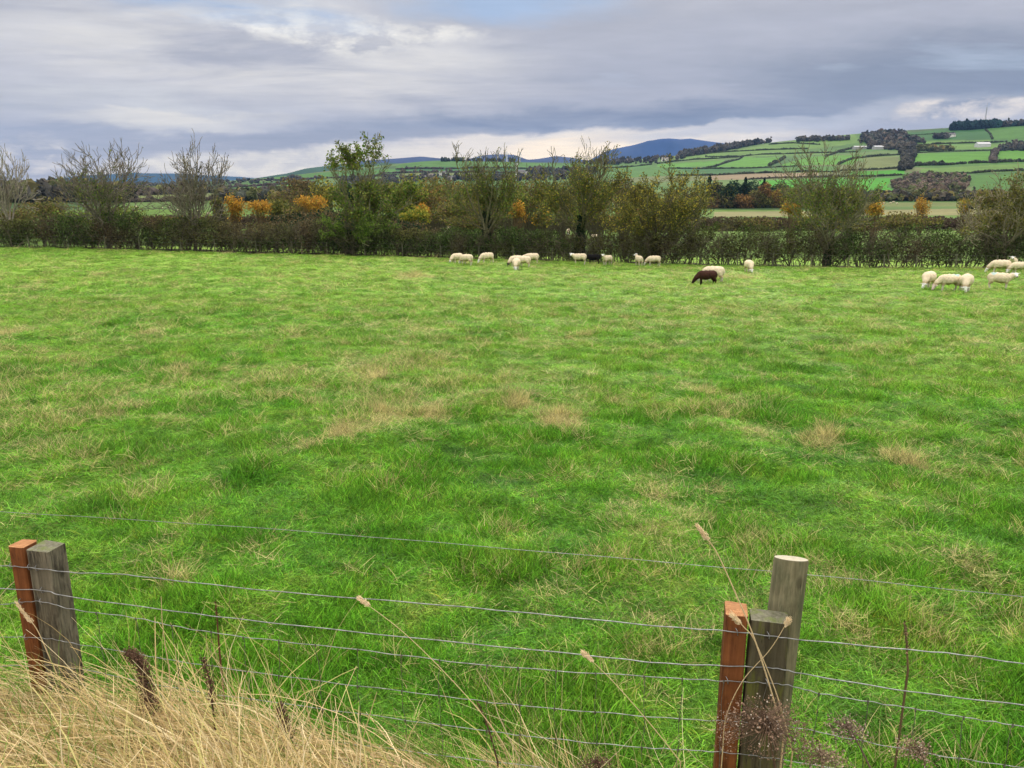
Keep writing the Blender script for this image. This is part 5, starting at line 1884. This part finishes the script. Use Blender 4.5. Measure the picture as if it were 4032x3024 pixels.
for u in us:
    x = onf(u, 2620, -.004)[0]
    pts = []
    for P in wl[3:]:
        z, y = wire_z(P, x)
        pts.append((x + RNG.normal() * .004, y - .002, z))
    Q = smooth_line(pts, 6)
    Q[:, 0] += .003 * np.sin(np.arange(len(Q)) * .8 + u)
    V, F = tube(Q, .0012, 6)
    parts = [(V, F)]
    for p in pts[:-1]:
        V2, F2 = tube([(p[0], p[1] - .001, p[2] - .006), (p[0], p[1] - .003, p[2]), (p[0], p[1] - .001, p[2] + .006)], .0032, 6)
        parts.append((V2, F2))
    V, F, _ = cat(parts)
    mk('stay_wire', V, F, M_STAY, fence, smooth=True)
for u, wi in ((70, 1), (140, 1), (168, 1), (176, 2), (84, 3), (165, 3), (82, 4), (2909, 1), (3036, 1), (3026, 2), (2885, 3), (3046, 3), (2884, 5)):
    x = onf(u, 2400, -.004)[0]
    z, y = wire_z(wl[wi], x)
    P = [(x - .004, y + .012, z + .012), (x - .002, y - .004, z + .010), (x + .0, y - .006, z), (x + .002, y - .004, z - .010), (x + .004, y + .012, z - .012)]
    V, F = tube(P, .0014, 6)
    st_ = mk('staple', V, F, M_WIRE, fence, smooth=True)
    po = POSTS[int(np.argmin([abs(q.location.x + fl[0] - x) for q in POSTS]))]
    st_.parent = po
    st_.matrix_parent_inverse = po.matrix_basis.inverted()


# ------------------------------------------------------------------ dead grass, stalks and dock stems on the bank
m, t = mat_new('dead_grass')
a = t.n('ShaderNodeAttribute', attribute_name='tint')
M_DEAD = finish(m, t, a.outputs[0], .8, spec=.2, transl=.25)


def strands(P0, L, dirx, diry, arch, w, n=6, colour=None, rs=RNG):
    """flat narrow strands growing from P0, first up, then bending over"""
    k = len(P0)
    d = np.stack([dirx, diry, arch], 1)
    pts = [P0]
    p = P0.copy()
    for i in range(n):
        d = d / np.linalg.norm(d, axis=1, keepdims=True)
        p = p + d * (L / n)[:, None]
        pts.append(p)
        d = d + rs.normal(size=(k, 3)) * .10
        d[:, 2] -= .16
    Pn = np.stack(pts, 1)
    T = Pn[:, -1] - Pn[:, 0]
    side = np.cross(T, rs.normal(size=(k, 3)) + np.array([0, -1.0, .4]))
    side /= np.maximum(np.linalg.norm(side, axis=1, keepdims=True), 1e-6)
    wd = w[:, None] * np.linspace(1, .35, n + 1)[None]
    A = Pn - side[:, None] * wd[..., None] / 2
    B = Pn + side[:, None] * wd[..., None] / 2
    V = np.stack([A, B], 2).reshape(k, -1, 3)
    b = (np.arange(k) * (n + 1) * 2)[:, None]
    F = np.concatenate([np.stack([b[:, 0] + 2 * i, b[:, 0] + 2 * i + 1, b[:, 0] + 2 * i + 3, b[:, 0] + 2 * i + 2], 1) for i in range(n)])
    cc = np.repeat(colour, (n + 1) * 2, 0)
    return V.reshape(-1, 3), F, cc


def straw_cols(k, rs=RNG):
    base = np.array([(0.62, 0.48, 0.23), (0.70, 0.57, 0.31), (0.50, 0.37, 0.17), (0.62, 0.46, 0.26), (0.38, 0.29, 0.14), (0.76, 0.64, 0.40), (0.50, 0.46, 0.18)])
    return base[rs.integers(0, len(base), k)] * (0.6 + 0.7 * rs.random((k, 1)))


k = 30000
x = -3.6 + 4.5 * RNG.random(k) ** .9
dd_ = -2.0 + 2.35 * RNG.random(k)
dens = sstep(1.3, .2, x + .45 * fbm(x, dd_, 1.7, 2, 41)) * (.5 + .5 * sstep(.32, .05, dd_))
keep = (RNG.random(k) < dens)
x, dd_ = x[keep], dd_[keep]
k = len(x)
y = fence_y(x) + dd_
P0 = np.stack([x, y, H(x, y) - .02], 1)
L = .28 + .42 * RNG.random(k) ** 1.5
patch = fbm(x, y, 1.3, 2, 42)
dirx = -1.0 + .34 * RNG.normal(size=k) + (patch - .5) * 2.4
diry = .35 * RNG.normal(size=k) + .1
arch = .26 + .34 * RNG.random(k)
A1 = strands(P0, L, dirx, diry, arch, .0024 + .0055 * RNG.random(k) ** 3, 6, straw_cols(k))
# a few longer ones that sweep through the wires
k2 = 150
x = -3.0 + 4.6 * RNG.random(k2)
dd_ = -.5 + .7 * RNG.random(k2)
y = fence_y(x) + dd_
P0 = np.stack([x, y, H(x, y)], 1)
keep = RNG.random(k2) < sstep(1.6, .2, x) + .12
P0 = P0[keep]; k2 = len(P0)
A2 = strands(P0, .6 + .5 * RNG.random(k2), -.95 + .35 * RNG.normal(size=k2), .1 + .2 * RNG.normal(size=k2), .75 + .3 * RNG.random(k2), .0026 + .001 * RNG.random(k2), 8, straw_cols(k2) * 1.1)
# green blades coming up through it
k3 = 2600
x = -3.6 + 4.6 * RNG.random(k3)
y = fence_y(x) - 1.9 + 2.1 * RNG.random(k3)
P0 = np.stack([x, y, H(x, y)], 1)
gc = np.array([.16, .26, .05])[None] * (.5 + .8 * RNG.random((k3, 1)))
A3 = strands(P0, .16 + .18 * RNG.random(k3), RNG.normal(size=k3) * .5 - .3, RNG.normal(size=k3) * .4, .8 + .3 * RNG.random(k3), .003 + .002 * RNG.random(k3), 5, gc)
# loose thin growth along the fence on the right
k4 = 1500
x = .1 + 2.6 * RNG.random(k4)
y = fence_y(x) - .9 + 1.1 * RNG.random(k4)
P0 = np.stack([x, y, H(x, y)], 1)
A4 = strands(P0, .22 + .4 * RNG.random(k4) ** 2, -.5 + .7 * RNG.normal(size=k4), RNG.normal(size=k4) * .4, .7 + .5 * RNG.random(k4), .0022 + .0014 * RNG.random(k4), 6, straw_cols(k4))
V, F, cc = cat([A1, A2, A3, A4])
o = mk('dead_grass', V, F, M_DEAD, col=cc)
tag(o, 'tangled mat of dead straw coloured grass on the bank in front of the wire fence', kind='stuff')


def stalk(pts, offs, label, r=.0022, head=.16, col=(.72, .57, .34), parts_=True):
    P = smooth_line([onf(u, v, o_) for (u, v), o_ in zip(pts, offs)], 12)
    base = P[-1].copy()
    base[2] = float(H(np.array([base[0]]), np.array([base[1]]))[0])
    P = np.vstack([P, base])[::-1]
    e = empty('grass_stalk', tuple(P[0]))
    tag(e, label, 'grass stalk')
    V, F = tube(P, np.linspace(r * 1.25, r * .6, len(P)), 6)
    mk('stem', V, F, M_DEAD, e, col=col, smooth=True)
    n = int(len(P) * (1 - head))
    idx = RNG.integers(n, len(P), 150)
    Q = P[idx] + RNG.normal(size=(150, 3)) * .0035
    dr = P[-1] - P[n]
    dr /= np.linalg.norm(dr)
    D2 = Q + dr * .013 + RNG.normal(size=(150, 3)) * .0035
    V, F = segs(Q, D2, np.full(150, .0018), np.full(150, .0005), 4)
    mk('seed_head', V, F, M_DEAD, e, col=np.array([(.85, .70, .46)]) * (.7 + .6 * RNG.random((len(V), 1))))
    return e


stalk([(2752, 2077), (2790, 2128), (2830, 2190), (2900, 2345), (2965, 2500), (3030, 2700), (3085, 2900)], [-.05] * 7, 'tall dry grass stalk with a seed head crossing in front of the right posts', r=.0027)
stalk([(2885, 2428), (2930, 2470), (2975, 2530), (3060, 2740), (3120, 2960)], [-.04] * 5, 'short dry grass stalk just right of the orange post top at the right')
stalk([(68, 2376), (105, 2430), (145, 2478), (200, 2600), (260, 2740)], [-.06] * 5, 'pale seeding grass stalk leaning across the left posts', head=.4)
stalk([(3100, 2450), (3030, 2560), (2925, 2680), (2860, 2820), (2845, 2960)], [-.03] * 5, 'thin dry grass stalk leaning right across the orange post at the right', head=.03, r=.0018)
stalk([(1420, 2360), (1600, 2500), (1800, 2700), (1950, 2880), (2040, 3040)], [-.1] * 5, 'long straw stalk leaning left through the middle of the wires', head=.05, r=.0016)
stalk([(2300, 2573), (2420, 2690), (2560, 2850), (2680, 3000)], [-.1] * 4, 'thin straw stalk leaning left, between the middle and the right posts', head=.1, r=.0016)


def dock(pts, label, width, n, col, off=-.25, name='dock_stem', kind='spike', category='dock plant'):
    P = smooth_line([onf(u, v, off) for u, v in pts], 10)
    base = P[-1].copy()
    base[2] = float(H(np.array([base[0]]), np.array([base[1]]))[0])
    P = np.vstack([P, base])[::-1]
    e = empty(name, tuple(P[0]))
    tag(e, label, category)
    V, F = tube(P, np.linspace(.0042, .0016, len(P)), 6)
    mk('stem', V, F, M_BARK, e, col=np.array(col) * .8)
    if kind == 'spike':
        i = RNG.integers(int(len(P) * .3), len(P), n)
        br = RNG.normal(size=(n, 3))
        br /= np.linalg.norm(br, axis=1, keepdims=True)
        f = (RNG.random(n) ** .7)[:, None]
        fall = (1 - .55 * (i / len(P)))[:, None]
        Q = P[i] + br * f * width * fall * np.array([1, 1, .8]) + np.array([0, 0, .01])
        V1, F1 = segs(P[i][:n // 4], Q[:n // 4], np.full(n // 4, .0011), np.full(n // 4, .0007), 3)
        V2, F2 = quads(Q, .0075 * (.6 + .8 * RNG.random(n)), aspect=.9)
        V, F, _ = cat([(V1, F1), (V2, F2)])
        mk('seed_head', V, F, M_BARK, e, col=np.array([col]) * (.45 + 1.2 * RNG.random((len(V), 1))))
    else:
        # many fine branches ending in flat fluffy heads
        c0_ = P[-1]
        nb = n // 14
        d = RNG.normal(size=(nb, 3))
        d[:, 2] = np.abs(d[:, 2]) * .9 + .25
        d /= np.linalg.norm(d, axis=1, keepdims=True)
        st = P[RNG.integers(int(len(P) * .55), len(P), nb)]
        en = c0_ - np.array([0, 0, width * .9]) + d * width * (.7 + .5 * RNG.random((nb, 1))) * np.array([1.25, 1, 1])
        V1, F1 = segs(st, en, np.full(nb, .0014), np.full(nb, .0008), 3)
        i = RNG.integers(0, nb, n)
        Q = en[i] + RNG.normal(size=(n, 3)) * np.array([.014, .014, .008])
        V2, F2 = quads(Q, .0060 * (.5 + 1.0 * RNG.random(n)), aspect=.8)
        c1 = np.tile(np.array(col) * .7, (len(V1), 1))
        pal = np.array([col, np.array(col) * 1.5, (0.42, .36, .30), np.array(col) * .6])
        c2 = np.repeat(pal[RNG.choice(4, n, p=[.4, .27, .08, .25])], 4, 0)
        V, F, cc = cat([(V1, F1, c1), (V2, F2, c2)])
        mk('seed_head', V, F, M_BARK, e, col=cc)
    return e


DK = (.115, .068, .045)
dock([(505, 2575), (555, 2620), (580, 2720), (605, 2830), (650, 2960)], 'largest dark brown seeded dock, bent to the left beside the left posts', .06, 2300, DK)
dock([(1105, 2790), (1120, 2860), (1145, 2950), (1175, 3060)], 'dark brown dock spike rising from the straw at the bottom, right of the bent one', .05, 900, DK)
dock([(850, 2380), (856, 2450), (862, 2540)], 'thin red brown stem behind the wires right of the left posts', .008, 60, (.13, .06, .035), off=.05)
dock([(800, 2600), (825, 2680), (835, 2760), (850, 2900)], 'slim dark dock between the bent one and the upright spike', .03, 320, DK)
dock([(1880, 2770), (1920, 2860), (1960, 3000)], 'thin dark bare stem leaning left in the middle of the bottom wires', .01, 50, DK, off=-.05)
dock([(3560, 2460), (3570, 2540), (3575, 2640)], 'thin dark dead stem with a straw tuft behind the wires at the right', .012, 120, (.16, .11, .06), off=.1)
dock([(3020, 2812), (3030, 2900), (3060, 3060)], 'big bushy grey brown dead flower head hiding the foot of the right posts', .125, 2600, (.20, .13, .09), kind='umbel', name='dead_wildflower', category='dead wildflower')
dock([(3330, 2850), (3380, 2930), (3440, 3050)], 'dead flower head with a bare dark stalk, second from the left at the bottom right', .05, 700, (.20, .14, .11), kind='umbel', name='dead_wildflower', category='dead wildflower')
dock([(3620, 2940), (3640, 3000), (3650, 3100)], 'rightmost dead brown flower head at the bottom right', .05, 700, (.28, .20, .14), kind='umbel', name='dead_wildflower', category='dead wildflower')
dock([(3235, 2960), (3240, 3020), (3250, 3100)], 'low dead flower head just right of the big bushy one', .065, 900, (.30, .22, .15), kind='umbel', name='dead_wildflower', category='dead wildflower')
dock([(2350, 2990), (2360, 3040), (2370, 3120)], 'small dark seed head peeping over the bottom edge left of the right posts', .05, 600, DK, kind='umbel', name='dead_wildflower', category='dead wildflower')


# ------------------------------------------------------------------ growing grass of the pasture
def blade_mat(name, green):
    m, t = mat_new(name)
    pos = t.n('ShaderNodeNewGeometry').outputs['Position']
    oi = t.n('ShaderNodeObjectInfo').outputs['Random']
    a = t.n('ShaderNodeAttribute', attribute_name='tint').outputs[0]
    if green:
        g = pasture_colour(t, pos)
        g = t.mix(1.0, g, a, 'MULTIPLY')
        g = t.mix(1.0, g, t.ramp(oi, [(0, .55), (1, 1.4)]), 'MULTIPLY')
    else:
        g = t.mix(oi, (0.50, 0.44, 0.17), (0.60, 0.53, 0.26))
        g = t.mix(1.0, g, a, 'MULTIPLY')
    return finish(m, t, g, .6, spec=.25, transl=.3)


M_BLADE = blade_mat('grass_blades', True)
M_STRAW = blade_mat('straw_blades', False)
src = bpy.data.collections.new('grass_sources')       # not linked to the scene: only instanced


def clump(i, n, rad, hgt, wid, lean, mat, straw=0.08, dense=False):
    rs = np.random.default_rng(100 + i)
    a = rs.random(n) * 6.283
    rr = rad * np.sqrt(rs.random(n))
    P0 = np.stack([np.cos(a) * rr, np.sin(a) * rr, np.full(n, -.012)], 1)
    L = hgt * (.45 + .8 * rs.random(n))
    dirx, diry = rs.normal(size=n) * lean - .12, rs.normal(size=n) * lean
    c = np.ones((n, 3)) * (.35 + 1.35 * rs.random((n, 1)) ** 1.3)
    s = rs.random(n) < straw
    if mat is M_BLADE:
        c[s] = np.array([2.1, 1.25, 1.5]) * .9
    V, F, cc = strands(P0, L, dirx, diry, np.ones(n) * .9, wid * (.7 + .6 * rs.random(n)), 3, c, rs)
    # darker, older growth at the foot is the same colour: shade comes from the light
    o = mk('clump_%02d' % i, V, F, mat, col=cc)
    C.objects.unlink(o)
    src.objects.link(o)


for i in range(8):
    clump(i, 74, .11, .080, .0050, .85, M_BLADE, .10)
for i in range(8, 12):
    clump(i, 36, .10, .16, .0036, .7, M_STRAW)

PATCHES = [(760 * D, 935 * D, 75), (830 * D, 915 * D, 95), (1210 * D, 915 * D, 75), (1790 * D, 960 * D, 70), (800 * D, 820 * D, 55), (405 * D, 800 * D, 28), (1500 * D, 850 * D, 45),
           (1640 * D, 935 * D, 50), (325 * D, 720 * D, 35), (1590 * D, 600 * D, 60), (10 * D, 720 * D, 50), (940 * D, 900 * D, 60), (1120 * D, 880 * D, 50), (650 * D, 985 * D, 40), (380 * D, 1270 * D, 35),
           (540 * D, 1215 * D, 28), (1560 * D, 1060 * D, 40), (1960 * D, 1000 * D, 60), (900 * D, 600 * D, 80), (1430 * D, 1060 * D, 40), (1850 * D, 1390 * D, 35), (2100 * D, 1230 * D, 45), (320 * D, 1075 * D, 28)]
PW = []
for u, v, w_ in PATCHES:
    q = hit(u, v, 2.5)
    rr = math.hypot(q.x, q.y)
    PW.append((q.x, q.y, w_ * D / FOC * rr * .55, w_ * D / FOC * rr * .9 + .15))

pts, rot, scl, idx = [], [], [], []
ZONES = [(2.3, 7, 330, 1.0, 1.0), (7, 12, 170, 1.15, 1.05), (12, 20, 78, 1.5, 1.15), (20, 34, 30, 2.1, 1.25), (34, 52, 11, 3.0, 1.35), (52, 76, 5, 4.0, 1.5)]
for r0, r1, dn, sxy, sz in ZONES:
    th = .82
    n = int(th * (r1 ** 2 - r0 ** 2) * dn)
    a = (RNG.random(n) * 2 - 1) * th
    r = np.sqrt(RNG.random(n) * (r1 ** 2 - r0 ** 2) + r0 ** 2)
    x, y = r * np.sin(a), r * np.cos(a)
    ddf = y - fence_y(x)
    ok = (ddf > -.9) & (y < hedge_y(x) - 1.0)
    ok &= ~((ddf < .05) & (x < .1))
    x, y, r = x[ok], y[ok], r[ok]
    n = len(x)
    st = np.zeros(n)
    for px_, py_, wx, wy in PW:
        st = np.maximum(st, np.exp(-((x - px_) / wx) ** 2 - ((y - py_) / wy) ** 2) * (.7 + 1.0 * sstep(.3, .7, fbm(x, y, 2.6, 3, 51))))
    nb = fbm(x, y, .28, 3, 52)
    nf = fbm(x, y, 1.5, 3, 53)
    st = np.maximum(st * 1.0, sstep(.5, .72, nb * .6 + nf * .4) * .22 + .045)
    if r0 >= 20:
        st = np.maximum(st, .12)
    st = np.where(r < 9, st * .55, st)
    is_st = RNG.random(n) < st
    tus = sstep(.42, .72, fbm(x, y, 1.9, 3, 54))
    hz = .5 + .95 * tus
    j = 8 + RNG.integers(0, 4, n)
    gi = RNG.integers(0, 8, n)
    pts.append(np.stack([x, y, H(x, y)], 1))
    rot.append(np.stack([RNG.normal(size=n) * .12, RNG.normal(size=n) * .12, RNG.random(n) * 6.283], 1))
    s = .85 + .4 * RNG.random(n)
    scl.append(np.stack([s * sxy, s * sxy, s * sz * hz * np.where(is_st, np.where(st > .5, 1.25, .95), 1)], 1))
    idx.append(np.where(is_st, j, gi))
pts, rot, scl, idx = map(np.concatenate, (pts, rot, scl, idx))
me = bpy.data.meshes.new('grass')
me.vertices.add(len(pts))
me.vertices.foreach_set('co', pts.astype(np.float32).ravel())
for nm_, ty, arr, key in (('rot', 'FLOAT_VECTOR', rot, 'vector'), ('scl', 'FLOAT_VECTOR', scl, 'vector'), ('idx', 'INT', idx, 'value')):
    at_ = me.attributes.new(nm_, ty, 'POINT')
    at_.data.foreach_set(key, (arr.astype(np.float32) if ty != 'INT' else arr.astype(np.int32)).ravel())
go = bpy.data.objects.new('grass', me)
C.objects.link(go)
tag(go, 'short green pasture grass with straw coloured tufts', kind='stuff')
ng = bpy.data.node_groups.new('scatter', 'GeometryNodeTree')
ng.interface.new_socket(name='Geometry', in_out='INPUT', socket_type='NodeSocketGeometry')
ng.interface.new_socket(name='Geometry', in_out='OUTPUT', socket_type='NodeSocketGeometry')
N = ng.nodes
gi_, go_ = N.new('NodeGroupInput'), N.new('NodeGroupOutput')
ip = N.new('GeometryNodeInstanceOnPoints')
ci = N.new('GeometryNodeCollectionInfo')
ci.inputs['Collection'].default_value = src
ci.inputs['Separate Children'].default_value = True
ci.inputs['Reset Children'].default_value = True
ip.inputs['Pick Instance'].default_value = True
ng.links.new(gi_.outputs[0], ip.inputs['Points'])
ng.links.new(ci.outputs[0], ip.inputs['Instance'])
for nm_, dt, sk in (('rot', 'FLOAT_VECTOR', 'Rotation'), ('scl', 'FLOAT_VECTOR', 'Scale'), ('idx', 'INT', 'Instance Index')):
    na = N.new('GeometryNodeInputNamedAttribute')
    na.data_type = dt
    na.inputs['Name'].default_value = nm_
    outs = [o_ for o_ in na.outputs if o_.enabled and o_.name == 'Attribute']
    if sk == 'Rotation':
        er = N.new('FunctionNodeEulerToRotation')
        ng.links.new(outs[0], er.inputs[0])
        ng.links.new(er.outputs[0], ip.inputs[sk])
    else:
        ng.links.new(outs[0], ip.inputs[sk])
ng.links.new(ip.outputs[0], go_.inputs[0])
md = go.modifiers.new('scatter', 'NODES')
md.node_group = ng
print('grass clumps', len(pts))
